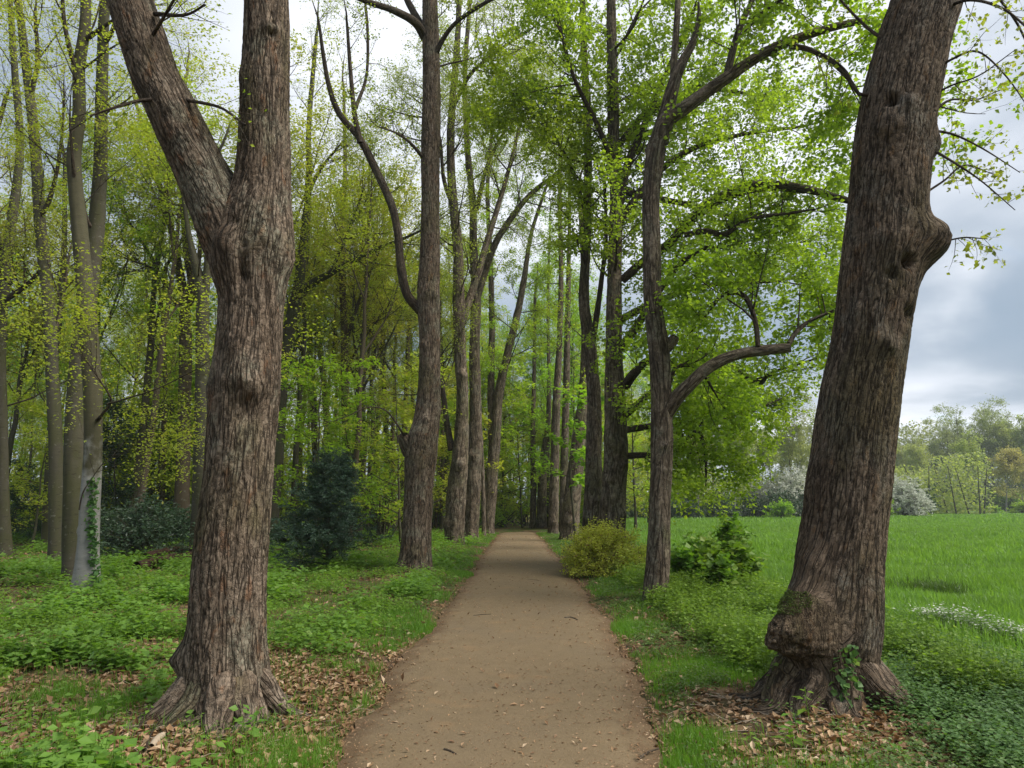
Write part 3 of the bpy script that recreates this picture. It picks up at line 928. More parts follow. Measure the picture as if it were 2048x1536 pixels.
def build_row():
    # ---------------- left row
    Y2 = GY(1148)
    tree('lime_tree', 'lime tree with a sawn branch stub and a knobbly foot on the grass verge', 'tree', [
        ([(828, 1150, 34), (832, 1100, 31), (836, 1000, 28), (843, 900, 32), (855, 830, 26), (860, 700, 21), (857, 600, 23), (860, 500, 20), (861, 400, 18), (861, 300, 19), (863, 200, 18), (862, 100, 17), (860, 0, 15), (860, -200, 12), (866, -420, 8)], Y2)],
        limbs=[([(842, 622, 11), (815, 590, 9), (803, 540, 9), (796, 470, 8), (783, 410, 8), (752, 340, 8), (718, 275, 7), (680, 230, 6), (660, 180, 5), (648, 120, 4), (640, 60, 3)], Y2, Y2 - 1),
               ([(720, 285, 6), (708, 220, 5), (700, 130, 4), (695, 60, 3)], Y2 - .9, Y2 - 1.4), ([(712, 215, 4), (733, 150, 3), (735, 60, 3), (728, -20, 2)], Y2 - 1, Y2 - .3),
               ([(850, 75, 9), (830, 45, 8), (790, 22, 7), (740, 5, 6), (690, -15, 5)], Y2, Y2 - 2), ([(848, 60, 8), (825, 20, 7), (806, -20, 6), (790, -80, 4)], Y2, Y2 + 1.5),
               ([(866, 120, 6), (885, 80, 5), (912, 45, 4), (960, 12, 4), (1000, -10, 3)], Y2, Y2 - 1), ([(850, 320, 4), (820, 285, 3), (790, 265, 2), (760, 255, 1)], Y2, Y2 - 2),
               ([(822, 905, 17), (812, 888, 13), (805, 870, 11)], Y2, Y2 - .25, 'row_bark'), ([(812, 880, 2.2), (795, 850, 2), (770, 820, 1.5), (735, 815, 1.2), (700, 830, 1)], Y2, Y2 - 1)],
        crown=[lime_crown(.055, 9, 3.0, (9, 7, 5), t=(.42, 1), on=[0], up=.1), dict(on=[1, 2, 3, 4, 5, 6, 7], size=.05, flat=.5, spread=.06, droop=.3, levels=[lv(12, .25, 1, 1.1, (30, 70), K=6, sides=4, per=4), lv(5, .2, 1, .5, (30, 70), K=5, sides=3, per=8)])],
        group='lime trees lining the path', leaf='lime_leaf_small', bark='lime_bark', nseg=120, step=.03, flare=.8, flare_h=.2, rough=.03, bk=.013, bscale=.045, seed=3.1, lobes=6,
        bumps=[(P(838, 870, Y2 - .3), .3, .06), (P(850, 840, Y2 - .3), .1, .07), (P(832, 1110, Y2 - .3), .12, .1), (P(868, 590, Y2 - .2), .15, .06), (P(846, 690, Y2 - .25), .12, .05)])
    rows = [
        ('mossy lime trunk just beyond the tree with the sawn stub, dark canker halfway up', GY(1092), [
            ([(908, 1093, 19), (912, 1000, 20), (921, 900, 16), (925, 800, 12), (920, 700, 12), (917, 600, 12), (916, 500, 10), (906, 400, 9), (901, 300, 8), (905, 200, 7), (915, 80, 6), (920, -60, 5)], GY(1092)),
            ([(922, 650, 8), (938, 600, 8), (958, 540, 7), (978, 470, 6), (1000, 400, 5), (1020, 330, 4), (1040, 250, 3)], GY(1092), GY(1092) + 1)],
         [([(903, 900, 7), (893, 840, 6), (885, 780, 5), (872, 720, 4), (868, 650, 3)], GY(1092), GY(1092) + 1), ([(912, 430, 5), (888, 360, 4), (880, 280, 3), (860, 190, 3)], GY(1092), GY(1092) - 1.5), ([(903, 220, 5), (940, 150, 4), (985, 110, 3), (1050, 65, 3)], GY(1092), GY(1092) - 2)],
         [(P(925, 750, GY(1092) - .3), .22, .16), (P(920, 930, GY(1092) - .3), .2, .14), (P(893, 1050, GY(1092) - .2), .2, .12)], 'lime_leaf_small', .055, 7),
        ('grey lichened lime trunk crowded against the mossy canker one on the left verge', GY(1084), [
            ([(940, 1085, 15), (945, 1000, 16), (950, 900, 14), (951, 800, 12), (949, 700, 11), (952, 600, 10), (947, 500, 8), (945, 400, 7), (935, 300, 6), (930, 150, 5), (940, 0, 4)], GY(1084)),
            ([(952, 600, 8), (985, 500, 7), (1020, 440, 6), (1065, 385, 5), (1130, 335, 3)], GY(1084), GY(1084) - 1)],
         [([(953, 420, 5), (975, 330, 4), (1010, 260, 3), (1050, 180, 2)], GY(1084), GY(1084) - 1)], [(P(942, 910, GY(1084) - .3), .2, .1)], 'lime_leaf_small', .06, 9),
        ('dark lime trunk near the far end of the left verge, leaning over the path', GY(1069), [
            ([(975, 1070, 12), (980, 1000, 13), (988, 900, 12), (996, 800, 10), (1012, 720, 8), (1032, 640, 7), (1048, 560, 6), (1062, 470, 4), (1090, 380, 3)], GY(1069)),
            ([(984, 880, 8), (982, 780, 7), (984, 640, 6), (980, 500, 5), (975, 380, 4), (985, 250, 3)], GY(1069), GY(1069) + 1)], [], [], 'lime_leaf', .08, 10),
    ]
    for i, (lab, Y, st, lb, bp, lf, sz, per) in enumerate(rows):
        tree('lime_tree', lab, 'tree', st, lime_crown(sz, per, 3.4, (11, 7, 5), t=(.35, 1)), lb, 'lime trees lining the path', leaf=lf, nseg=48, step=.07, flare=.5, bk=.015, bscale=.06, bumps=bp, seed=11 + i * 2.3, rough=.06)
    Yp = GY(1076)
    tree('young_tree', 'slim straight pole of a young tree on the left verge among the old limes', 'tree', [([(968, 1076, 4.5), (966, 980, 4.5), (962, 880, 4), (955, 780, 3.5), (950, 700, 3), (948, 560, 2)], Yp)],
         lime_crown(.07, 9, 1.4, (6, 5, 4), t=(.45, 1)), nseg=10, step=.15, flare=.2, leaf='lime_leaf')

    # ---------------- right row
    Y = GY(1208)
    tree('lime_tree', 'slimmer lime with a long broken branch reaching over the meadow', 'tree', [
        ([(1310, 1212, 25), (1317, 1100, 23), (1320, 1000, 21), (1324, 900, 22), (1322, 800, 21), (1318, 700, 21), (1305, 600, 18), (1304, 500, 18), (1302, 400, 17), (1311, 310, 19), (1325, 252, 17)], Y),
        ([(1318, 285, 18), (1335, 240, 17), (1370, 215, 14), (1440, 165, 12), (1540, 100, 10), (1640, 62, 8), (1720, 43, 6.5), (1748, 46, 5), (1765, 78, 4)], Y, Y - .8),
        ([(1328, 270, 10), (1343, 200, 8), (1349, 110, 7), (1356, 0, 6), (1362, -160, 4)], Y, Y + .3)],
        limbs=[([(1328, 835, 15), (1350, 800, 15), (1378, 770, 14), (1420, 733, 13), (1475, 709, 11.5), (1540, 699, 10.5), (1582, 695, 9.5)], Y, Y - .7, 'row_bark'),
               ([(1516, 693, 5), (1512, 650, 5), (1500, 610, 5), (1482, 588, 5), (1445, 590, 4), (1425, 615, 2.5)], Y - .6, Y - .2), ([(1578, 688, 5), (1592, 665, 5), (1620, 642, 4), (1665, 622, 2.5)], Y - .7, Y - .3),
               ([(1452, 160, 8), (1466, 100, 7), (1482, 50, 6), (1505, 0, 5), (1530, -60, 4)], Y - .3, Y), ([(1580, 92, 6), (1620, 100, 5), (1660, 122, 4.5), (1695, 155, 4), (1722, 195, 3)], Y - .5, Y - 1.2),
               ([(1325, 700, 14), (1342, 685, 12), (1350, 672, 9)], Y, Y - .12, 'row_bark'), ([(1335, 785, 5), (1352, 735, 4), (1395, 735, 3.5), (1415, 760, 3)], Y + .2, Y + .9), ([(1500, 40, 4), (1540, 15, 3), (1590, -20, 3)], Y, Y - 1)],
        crown=[dict(on=[1, 4, 5, 6, 7, 9, 10], size=.075, flat=.55, spread=.05, droop=.4, width=.85, levels=[lv(15, .15, 1, 1.5, (30, 80), K=6, sides=4, per=3, wig=.15), lv(8, .15, 1, .6, (30, 70), K=5, sides=3, per=6, up=-.03), lv(3, .2, 1, .32, (30, 70), K=4, sides=3, per=8, up=-.03)]),
               dict(on=[0], size=.075, flat=.6, spread=.05, droop=.4, width=.85, levels=[lv(12, .6, .78, 1.0, (50, 90), K=5, sides=3, per=5), lv(5, .2, 1, .45, (30, 70), K=5, sides=3, per=8)])],
        group='lime trees lining the path', bark='row_bark', nseg=90, step=.025, flare=.12, flare_h=.15, rough=.035, bk=.006, bscale=.035, seed=6.6,
        bumps=[(P(1332, 890, Y - .2), .06, .06), (P(1322, 895, Y - .2), .035, .07), (P(1340, 880, Y - .1), .05, .05), (P(1345, 690, Y - .05), .09, .05), (P(1330, 800, Y - .1), .14, .04, (1, 0, 0)), (P(1333, 940, Y - .2), .05, .03), (P(1292, 300, Y), .08, .04, (-1, 0, 0))])
    Y = 19.0
    tree('lime_tree', 'stout burr covered lime rising out of the yellow green bush', 'tree', [
        ([(1221, 1122, 29), (1224, 1050, 27), (1228, 980, 25), (1232, 900, 24), (1230, 800, 21), (1228, 700, 17), (1228, 600, 15), (1230, 500, 14), (1233, 400, 13), (1228, 300, 12), (1225, 150, 11), (1222, 0, 9), (1222, -250, 6)], Y)],
        limbs=[([(1245, 560, 9), (1290, 520, 9), (1335, 490, 9), (1375, 445, 10), (1425, 405, 11), (1480, 380, 12), (1540, 371, 11), (1620, 380, 8), (1700, 402, 6), (1760, 405, 4)], Y, Y - 4),
               ([(1240, 700, 9), (1275, 650, 8), (1300, 610, 7), (1350, 540, 6), (1400, 500, 5), (1440, 495, 4)], Y, Y - 1), ([(1370, 470, 6), (1410, 462, 6), (1450, 468, 5), (1500, 438, 4), (1590, 425, 3)], Y - 2, Y - 3),
               ([(1248, 775, 10), (1270, 745, 9), (1300, 720, 7), (1350, 730, 6), (1400, 800, 5), (1412, 792, 4)], Y, Y - 2), ([(1250, 830, 8), (1285, 800, 7), (1335, 760, 6), (1395, 700, 5), (1480, 745, 6), (1520, 765, 5), (1545, 745, 3), (1640, 715, 2)], Y, Y - 3),
               ([(1248, 912, 7), (1285, 910, 6), (1340, 910, 5), (1390, 865, 5), (1408, 890, 4), (1412, 930, 3)], Y, Y - 1.5), ([(1238, 420, 8), (1255, 330, 8), (1285, 260, 7), (1340, 130, 5), (1380, 40, 4)], Y, Y - 1), ([(1225, 320, 6), (1190, 240, 5), (1150, 160, 4), (1120, 60, 3)], Y, Y - 2),
               ([(1235, 450, 8), (1300, 360, 7), (1380, 300, 6), (1480, 270, 4), (1590, 255, 3)], Y, Y - .5), ([(1230, 300, 7), (1300, 220, 6), (1400, 180, 5), (1520, 190, 3)], Y, Y + 1.5), ([(1240, 640, 8), (1320, 600, 7), (1420, 570, 5), (1560, 560, 4), (1640, 540, 2)], Y, Y + 1), ([(1250, 860, 7), (1320, 850, 6), (1420, 845, 4), (1530, 810, 3)], Y, Y + 1.2), ([(1235, 380, 7), (1330, 400, 6), (1450, 430, 5), (1580, 500, 3)], Y, Y + 2)],
        crown=[dict(on=[2, 3, 4, 5, 6, 7, 8, 9, 10, 11, 12, 13], size=.085, flat=.6, spread=.08, droop=.4, width=.85, levels=[lv(16, .12, 1, 2.4, (30, 85), K=7, sides=4, per=2, wig=.14, flat=.8), lv(9, .15, 1, 1.0, (30, 70), K=5, sides=3, per=6, flat=.5, up=-.02), lv(4, .2, 1, .45, (30, 70), K=4, sides=3, per=12, flat=.5, up=-.02)]),
               lime_crown(.09, 9, 4.6, (10, 7, 5), t=(.33, 1), on=[0], bias=(.8, .1, 0)),
               dict(on=[0], size=.09, flat=.6, spread=.05, droop=.4, width=.85, levels=[lv(24, .42, 1, .6, (50, 95), K=5, sides=3, per=4), lv(3, .2, 1, .3, (30, 70), K=4, sides=3, per=7)])],
        group='lime trees lining the path', nseg=80, step=.04, flare=.35, bk=.012, bscale=.055, rough=.04, seed=8.8,
        bumps=[(P(1222 + du, vv, Y - .3), .1 + .05 * (k % 3), .09 + .03 * (k % 2)) for k, (du, vv) in enumerate([(-2, 1040), (24, 1030), (-14, 1000), (-8, 960), (-10, 930), (12, 890), (22, 905), (26, 930), (-12, 870), (4, 830), (20, 800), (14, 770)])])
    Y = 20.5
    tree('lime_tree', 'slimmer lime trunk pressed close beside the burred one behind the yellow green bush', 'tree', [
        ([(1180, 1116, 19), (1183, 1050, 18), (1187, 980, 18), (1187, 900, 16), (1188, 800, 14), (1180, 700, 13), (1168, 600, 11), (1172, 500, 9), (1175, 400, 8), (1176, 300, 8), (1170, 150, 7), (1165, 0, 6), (1160, -200, 4)], Y)],
        limbs=[([(1183, 700, 6), (1192, 640, 6), (1203, 560, 5), (1212, 480, 4), (1210, 380, 3)], Y, Y - .5), ([(1170, 420, 5), (1140, 330, 4), (1100, 260, 3), (1070, 210, 2)], Y, Y - 2)],
        crown=[lime_crown(.085, 8, 3.0, (8, 6, 5), t=(.35, 1), bias=(-.3, -.2, 0))], group='lime trees lining the path', nseg=60, step=.05, flare=.35, bk=.012, bscale=.055, rough=.05, seed=9.9,
        bumps=[(P(1180 + du, vv, Y - .3), .12, .1) for du, vv in [(14, 1000), (-5, 960), (18, 985), (-4, 1040), (-12, 1005)]])
    for lab, Y, st, per, sd in (
        ('wide footed lime trunk behind the small bright sapling', GY(1083), [([(1137, 1085, 18), (1142, 1020, 18), (1150, 950, 16), (1158, 880, 15), (1166, 800, 11), (1170, 700, 8), (1168, 560, 6), (1160, 400, 4)], GY(1083))], 9, 1.3),
        ('straight brown lime trunk, third from the far end of the right verge', GY(1070), [([(1106, 1072, 10), (1108, 1000, 10), (1110, 900, 9), (1113, 800, 8), (1118, 700, 6), (1122, 560, 5), (1120, 400, 4), (1120, 200, 3)], GY(1070))], 10, 2.9),
        ('thin lime trunk half hidden between two thicker ones on the right verge', GY(1066), [([(1126, 1068, 8), (1128, 950, 8), (1132, 800, 7), (1135, 650, 6), (1138, 500, 4), (1140, 320, 3)], GY(1066))], 9, 4.2),
        ('curving lime trunk second from the far end of the right verge', GY(1058), [([(1083, 1060, 10), (1084, 1000, 10), (1087, 920, 8), (1096, 850, 6), (1098, 760, 4), (1096, 620, 3), (1100, 450, 2)], GY(1058))], 10, 5.7),
        ('dark straight trunk closing the far end of the right verge', 50, [([(1066, 1052, 6.5), (1067, 960, 6), (1066, 860, 5), (1068, 760, 4), (1070, 600, 3)], 50)], 10, 6.1)):
        tree('lime_tree', lab, 'tree', st, lime_crown(.085, max(5, per - 4), 3.0, (7, 6, 5), t=(.3, 1)), group='lime trees lining the path', nseg=36, step=.1, flare=.5, bk=.015, bscale=.06, rough=.06, seed=sd,
             bumps=[(P(st[0][0][0][0] + 3, 1045, Y - .3), .2, .12)])
    # bright sapling in front of the wide footed lime
    Ys = 27.0
    tree('maple_sapling', 'small maple sapling with tiers of bright green leaves at the right verge', 'sapling', [([(1151, 1078, 2.6), (1146, 1020, 2.3), (1142, 980, 2), (1140, 940, 1.5), (1142, 910, 1)], Ys)],
         dict(size=.16, flat=.85, spread=.06, width=1.0, levels=[lv(13, .3, .95, 1.3, (60, 85), up=.04, K=5, sides=3, per=9, wig=.05, fall=.1), lv(7, .25, 1, .6, (40, 75), up=0, K=4, sides=3, per=12, flat=.15)]), leaf='fresh_leaf', nseg=8, step=.2, flare=.1, bark='dark_bark')


build_front_left()
build_front_right()
build_row()
# ------------------------------------------------------------------ the wood on the left: trunks one can tell apart
def beech_crown(size=.06, per=9, L=3.0, m=(8, 6, 5), t=(.3, 1), flat=.75, ang=(40, 75), on=None, up=.04, l1up=.08):
    m = (int(m[0] * 1.25), int(m[1] * 1.3), int(m[2] * 1.2))
    per = max(3, int(per * .72))
    d = dict(size=size, flat=flat, spread=.06, droop=.1, width=.65, levels=[
        lv(m[0], t[0], t[1], L, ang, up=l1up, K=8, sides=5, wig=.1, rl=.011),
        lv(m[1], .15, 1, L * .45, (30, 60), up=.02, K=6, sides=3, wig=.1, flat=.5, per=per // 3),
        lv(m[2], .15, 1, L * .2, (25, 65), up=.0, K=4, sides=3, wig=.1, flat=.35, per=per)])
    if on is not None:
        d['on'] = on
    return d


def build_wood():
    Y = GY(1172)
    tree('beech_tree', 'smooth olive beech trunk standing close behind the pale ivy clad one', 'tree', [
        ([(146, 1172, 21), (147, 1050, 20), (149, 900, 19), (154, 780, 18), (166, 660, 18), (180, 560, 17), (192, 460, 15), (200, 350, 13), (203, 200, 11), (207, 60, 10), (212, -60, 9), (220, -300, 6)], Y)],
        beech_crown(.055, 9, 2.6, (9, 6, 5), t=(.35, 1)), [([(192, 470, 4), (175, 440, 3), (160, 380, 2)], Y, Y - .5), ([(207, 90, 5), (225, 60, 4), (235, 10, 3)], Y, Y - .4)],
        bark='beech_bark', leaf='beech_leaf', nseg=40, step=.06, flare=.35, rough=.03, seed=21)
    Y = GY(1190)

    def ivy(root, base):
        mb = MB(); n = 420
        v = rng.uniform(955, 1188, n); u = np.interp(v, [955, 1050, 1188], [186, 183, 196]) + rng.normal(size=n) * 5
        pos = np.array([P(a, b, Y - .12 - .1 * rng.random()) for a, b in zip(u, v)]) - base
        V, F, r = leaves(pos, np.tile([0.3, -.6, -.4], (n, 1)), .075, .2, .9, .4)
        mb.add(V, F, rnd=r, smooth=False); mb.build('ivy', M['ivy_leaf'], root)

    tree('beech_tree', 'pale grey beech trunk with dark ivy on one edge and a knot hole scar', 'tree', [
        ([(172, 1188, 25), (176, 1100, 20), (181, 1000, 18), (186, 900, 17), (186, 800, 17), (180, 700, 17), (170, 580, 16), (161, 480, 15), (152, 380, 13), (148, 310, 13), (158, 230, 12), (158, 140, 11), (170, 50, 10), (172, -40, 9), (170, -260, 6)], Y)],
        beech_crown(.055, 9, 2.6, (8, 6, 5), t=(.45, 1)), [([(190, 846, 4.5), (205, 828, 3), (222, 800, 2.2), (200, 760, 1.6)], Y, Y - .8), ([(215, 808, 2), (260, 795, 1.6), (320, 775, 1.2), (400, 735, .8)], Y - .6, Y - 1.4),
         ([(156, 150, 6), (140, 100, 5), (128, 40, 4), (124, -30, 3)], Y, Y - .5), ([(170, 80, 5), (205, 55, 4), (230, 38, 2.5)], Y, Y - .3), ([(150, 370, 4), (145, 320, 3), (140, 250, 2)], Y, Y - .6), ([(158, 1020, 1.4), (166, 985, 1.3), (180, 962, 1)], Y - .2, Y - .3)],
        bark='pale_foot_beech', leaf='beech_leaf', nseg=40, step=.06, flare=.5, rough=.03, seed=22, extra=ivy, bumps=[(P(157, 1062, Y - .1), .06, .03)])
    Y = GY(1128)
    tree('beech_tree', 'dark slender beech trunk to the left of the paired pale beeches, bending outward', 'tree', [
        ([(114, 1128, 15), (113, 1020, 14), (112, 900, 13), (106, 780, 12), (100, 650, 11), (90, 540, 11), (79, 430, 10), (73, 330, 10), (64, 230, 9), (52, 130, 8), (44, 60, 7), (30, -60, 6), (20, -250, 4)], Y)],
        beech_crown(.06, 9, 3, (9, 6, 5), t=(.3, 1)), [([(80, 440, 5), (105, 380, 4), (122, 290, 3), (128, 200, 2)], Y, Y - 1), ([(60, 200, 5), (75, 120, 4), (70, 30, 3)], Y, Y - .5), ([(105, 690, 4), (125, 600, 3), (140, 500, 2)], Y, Y + 1)],
        bark='beech_bark', leaf='beech_leaf', nseg=28, step=.08, flare=.4, rough=.04, seed=23)
    Y = GY(1118)
    tree('beech_tree', 'beech trunk with a greenish lichened face at the very edge of the wood clearing', 'tree', [
        ([(8, 1118, 15), (6, 1000, 11), (4, 850, 10), (0, 700, 10), (6, 600, 10), (18, 480, 9), (32, 380, 8), (40, 280, 7), (30, 150, 6), (20, 0, 5)], Y)],
        beech_crown(.06, 9, 3, (9, 6, 5), t=(.2, 1)), [([(2, 605, 6), (40, 580, 5), (70, 555, 4), (85, 530, 2)], Y, Y - 1), ([(10, 540, 7), (-10, 450, 6), (-20, 330, 5), (10, 200, 4)], Y, Y + 1)],
        bark='beech_bark', leaf='beech_leaf', nseg=28, step=.08, flare=.4, rough=.04, seed=24)
    Y = GY(1092)
    tree('beech_tree', 'brown barked trunk forking high into many rising limbs, left of the forked lime', 'tree', [
        ([(362, 1092, 20), (364, 1000, 15), (367, 900, 13), (370, 780, 12), (371, 680, 12), (368, 600, 10), (358, 540, 8), (345, 470, 6), (322, 380, 5), (300, 300, 4), (270, 200, 3)], Y),
        ([(370, 625, 9), (382, 570, 7), (372, 500, 6), (366, 400, 6), (362, 300, 5), (370, 180, 4)], Y), ([(372, 620, 7), (390, 580, 5), (398, 520, 4), (402, 430, 3)], Y, Y - 1)],
        beech_crown(.06, 8, 2.8, (9, 6, 5), t=(.3, 1), ang=(25, 60)), [([(355, 612, 4), (330, 570, 3.5), (300, 510, 3), (262, 450, 2.5), (225, 380, 2)], Y, Y - 1), ([(360, 590, 3), (310, 540, 2.5), (260, 520, 2)], Y, Y - 2)],
        bark='brown_bark', leaf='beech_leaf', nseg=24, step=.1, flare=.5, rough=.04, seed=25)
    Y = GY(1108)
    tree('beech_tree', 'mossy green trunk forking just behind the edge of the big forked lime', 'tree', [
        ([(396, 1108, 17), (399, 1000, 15), (402, 880, 14), (405, 760, 14), (405, 660, 13), (404, 590, 12), (392, 530, 8), (378, 470, 5), (365, 380, 4)], Y), ([(406, 610, 9), (414, 550, 8), (420, 470, 7), (425, 350, 5)], Y)],
        beech_crown(.06, 8, 2.8, (7, 6, 5), t=(.4, 1)), bark='beech_bark', leaf='beech_leaf', nseg=24, step=.1, flare=.3, rough=.04, seed=26)
    Y = GY(1088)
    tree('oak_tree', 'dark mossy trunk leaning out behind the forked lime and splitting in two', 'tree', [
        ([(538, 1088, 15), (548, 980, 14), (556, 880, 13), (563, 780, 12), (572, 690, 12), (585, 630, 12), (597, 575, 11), (604, 510, 9), (612, 440, 8), (618, 360, 6), (618, 250, 5), (630, 100, 4)], Y),
        ([(592, 600, 9), (620, 570, 8), (655, 550, 7), (700, 525, 5), (750, 500, 4), (800, 480, 3)], Y, Y - 2)],
        beech_crown(.06, 8, 3, (10, 7, 5), t=(.3, 1), ang=(30, 70)), [([(612, 400, 4), (640, 340, 3), (680, 290, 2)], Y, Y - 1), ([(660, 547, 4), (690, 480, 3), (720, 400, 2)], Y - 1, Y - 1), ([(600, 540, 4), (575, 470, 3), (570, 400, 2)], Y, Y + 1)],
        bark='dark_bark', leaf='lime_leaf_small', nseg=24, step=.1, flare=.4, rough=.05, seed=27)
    Y = GY(1078)
    tree('beech_tree', 'straight clean beech pole rising behind the dark fir', 'tree', [
        ([(697, 1078, 9), (695, 980, 8.5), (692, 860, 8.5), (690, 740, 8), (688, 640, 7), (684, 540, 6.5), (683, 460, 5), (690, 350, 4), (688, 200, 3)], Y)],
        beech_crown(.065, 8, 3, (10, 6, 5), t=(.35, 1), ang=(35, 65)), [([(692, 690, 4), (705, 640, 3.5), (730, 570, 3), (755, 510, 2)], Y, Y - 1), ([(696, 820, 2.5), (715, 800, 2), (745, 800, 1.6), (775, 840, 1.3), (800, 880, 1)], Y, Y - 1), ([(690, 745, 2.5), (720, 690, 2), (770, 620, 1.5)], Y, Y - 1)],
        bark='brown_bark', leaf='beech_leaf', nseg=20, step=.1, flare=.3, rough=.03, seed=28)
    for lab, pts, v0, bk, sd in (
        ('thin grey pole between the oak and the fir, farther into the wood', [(636, 1066, 6), (632, 950, 5.5), (627, 850, 5), (622, 740, 4.5), (620, 640, 4.5), (616, 520, 4), (612, 380, 3)], 1066, 'brown_bark', 31),
        ('crooked dark trunk beside the thin grey pole, farther into the wood', [(668, 1064, 6), (662, 950, 7), (655, 850, 7), (648, 770, 6), (640, 690, 5), (640, 600, 4), (650, 450, 3)], 1064, 'dark_bark', 32),
        ('black stemmed tree with drooping foliage left of the lime with the sawn stub', [(778, 1062, 8), (776, 980, 7), (774, 900, 6), (770, 820, 5), (766, 700, 4), (764, 560, 3), (770, 400, 2)], 1062, 'dark_bark', 33),
        ('curved dark stem just behind the lime with the sawn stub', [(808, 1066, 7), (806, 980, 7), (808, 900, 6), (812, 800, 5), (818, 650, 4)], 1066, 'brown_bark', 34),
        ('bent dark stem behind the mossy canker lime', [(884, 1062, 7), (888, 1010, 6), (894, 930, 6), (892, 860, 5), (888, 780, 4), (880, 640, 3)], 1062, 'dark_bark', 35),
        ('slim trunk standing in the shade of the hollies', [(322, 1084, 6), (324, 980, 5.5), (328, 880, 5), (330, 780, 4.5), (326, 650, 3.5), (310, 480, 2.5)], 1084, 'brown_bark', 36),
        ('thin trunk with a pale flank close behind the bending dark beech', [(92, 1100, 9), (96, 1000, 9), (102, 880, 8), (106, 760, 7), (118, 640, 6), (128, 500, 5), (130, 350, 4)], 1100, 'beech_bark', 37),
        ('stiff thin trunk between the hollies and the brown forked tree', [(300, 1076, 5), (300, 950, 4.5), (303, 850, 4), (300, 700, 3), (290, 520, 2)], 1076, 'dark_bark', 38)):
        Y = GY(v0)
        tree('slender_tree', lab, 'tree', [(pts, Y)], beech_crown(.08, 9, 2.6, (9, 6, 5), t=(.3, 1)), bark=bk, leaf='fresh_leaf' if sd in (31, 32, 34, 35) else 'beech_leaf', nseg=16, step=.15, flare=.4, rough=.04, seed=sd)


build_wood()


# ------------------------------------------------------------------ prototypes copied about the wood and the far field edge
used = set()


def put(pr, x, y, rz=None, s=1.0, label=None, group=None, lean=(0, 0)):
    z = H1(x, y)
    rz = rng.uniform(0, 6.28) if rz is None else rz
    if pr.name in used:
        return copy_tree(pr, (x, y, z), rz, s, label, group, lean=lean)
    used.add(pr.name)
    pr.location = (x, y, z); pr.rotation_euler = (lean[0], lean[1], rz); pr.scale = (s, s, s) if np.isscalar(s) else s
    return tag(pr, label, None, group)


def mk(pr, cat):
    pr['category'] = cat
    return pr


WB = [mk(proto_tree('beech_tree', 19, .19, 4, beech_crown(.1, 9, 3.4, (9, 6, 5), t=(.25, 1)), 'beech_bark', 'beech_leaf', seed=1), 'tree'),
      mk(proto_tree('beech_tree', 17, .15, 3, beech_crown(.1, 10, 3.0, (10, 6, 5), t=(.2, 1)), 'brown_bark', 'beech_leaf', seed=2), 'tree'),
      mk(proto_tree('oak_tree', 16, .2, 5, beech_crown(.11, 8, 3.2, (8, 6, 5), t=(.25, 1)), 'dark_bark', 'olive_leaf', seed=3, curve=.09), 'tree'),
      mk(proto_tree('slender_tree', 15, .11, 2, beech_crown(.1, 12, 2.4, (12, 6, 5), t=(.15, 1)), 'dark_bark', 'fresh_leaf', seed=4), 'tree')]
US = [mk(proto_tree('understorey_tree', 6.5, .05, 0, dict(size=.11, flat=.9, spread=.05, droop=.05, width=.75, levels=[lv(18, .2, 1, 2.3, (60, 85), up=.02, K=7, sides=4, wig=.06, per=2, fall=.35), lv(9, .15, 1, .9, (35, 65), up=0, K=5, sides=3, flat=.12, wig=.06, per=6), lv(3, .2, 1, .4, (30, 60), up=0, K=4, sides=3, flat=.12, per=7)]), 'dark_bark', 'fresh_leaf', seed=5), 'small tree'),
      mk(proto_tree('understorey_tree', 5.0, .045, 0, dict(size=.1, flat=.9, spread=.05, droop=.05, width=.7, levels=[lv(16, .15, 1, 2.0, (60, 88), up=.01, K=7, sides=4, wig=.07, per=2, fall=.3), lv(9, .15, 1, .8, (35, 65), up=0, K=5, sides=3, flat=.12, wig=.06, per=6), lv(3, .2, 1, .35, (30, 60), up=0, K=4, sides=3, flat=.12, per=7)]), 'dark_bark', 'beech_leaf', seed=6), 'small tree'),
      mk(proto_tree('holly_tree', 6.5, .06, 0, dict(size=.12, flat=.4, spread=.07, width=.6, levels=[lv(26, .08, 1, 1.7, (50, 85), up=.03, K=6, sides=4, per=4, fall=.5), lv(8, .1, 1, .7, (30, 70), up=0, K=5, sides=3, per=9), lv(3, .1, 1, .3, (30, 70), K=4, sides=3, per=8)]), 'dark_bark', 'holly_leaf', seed=7), 'holly')]


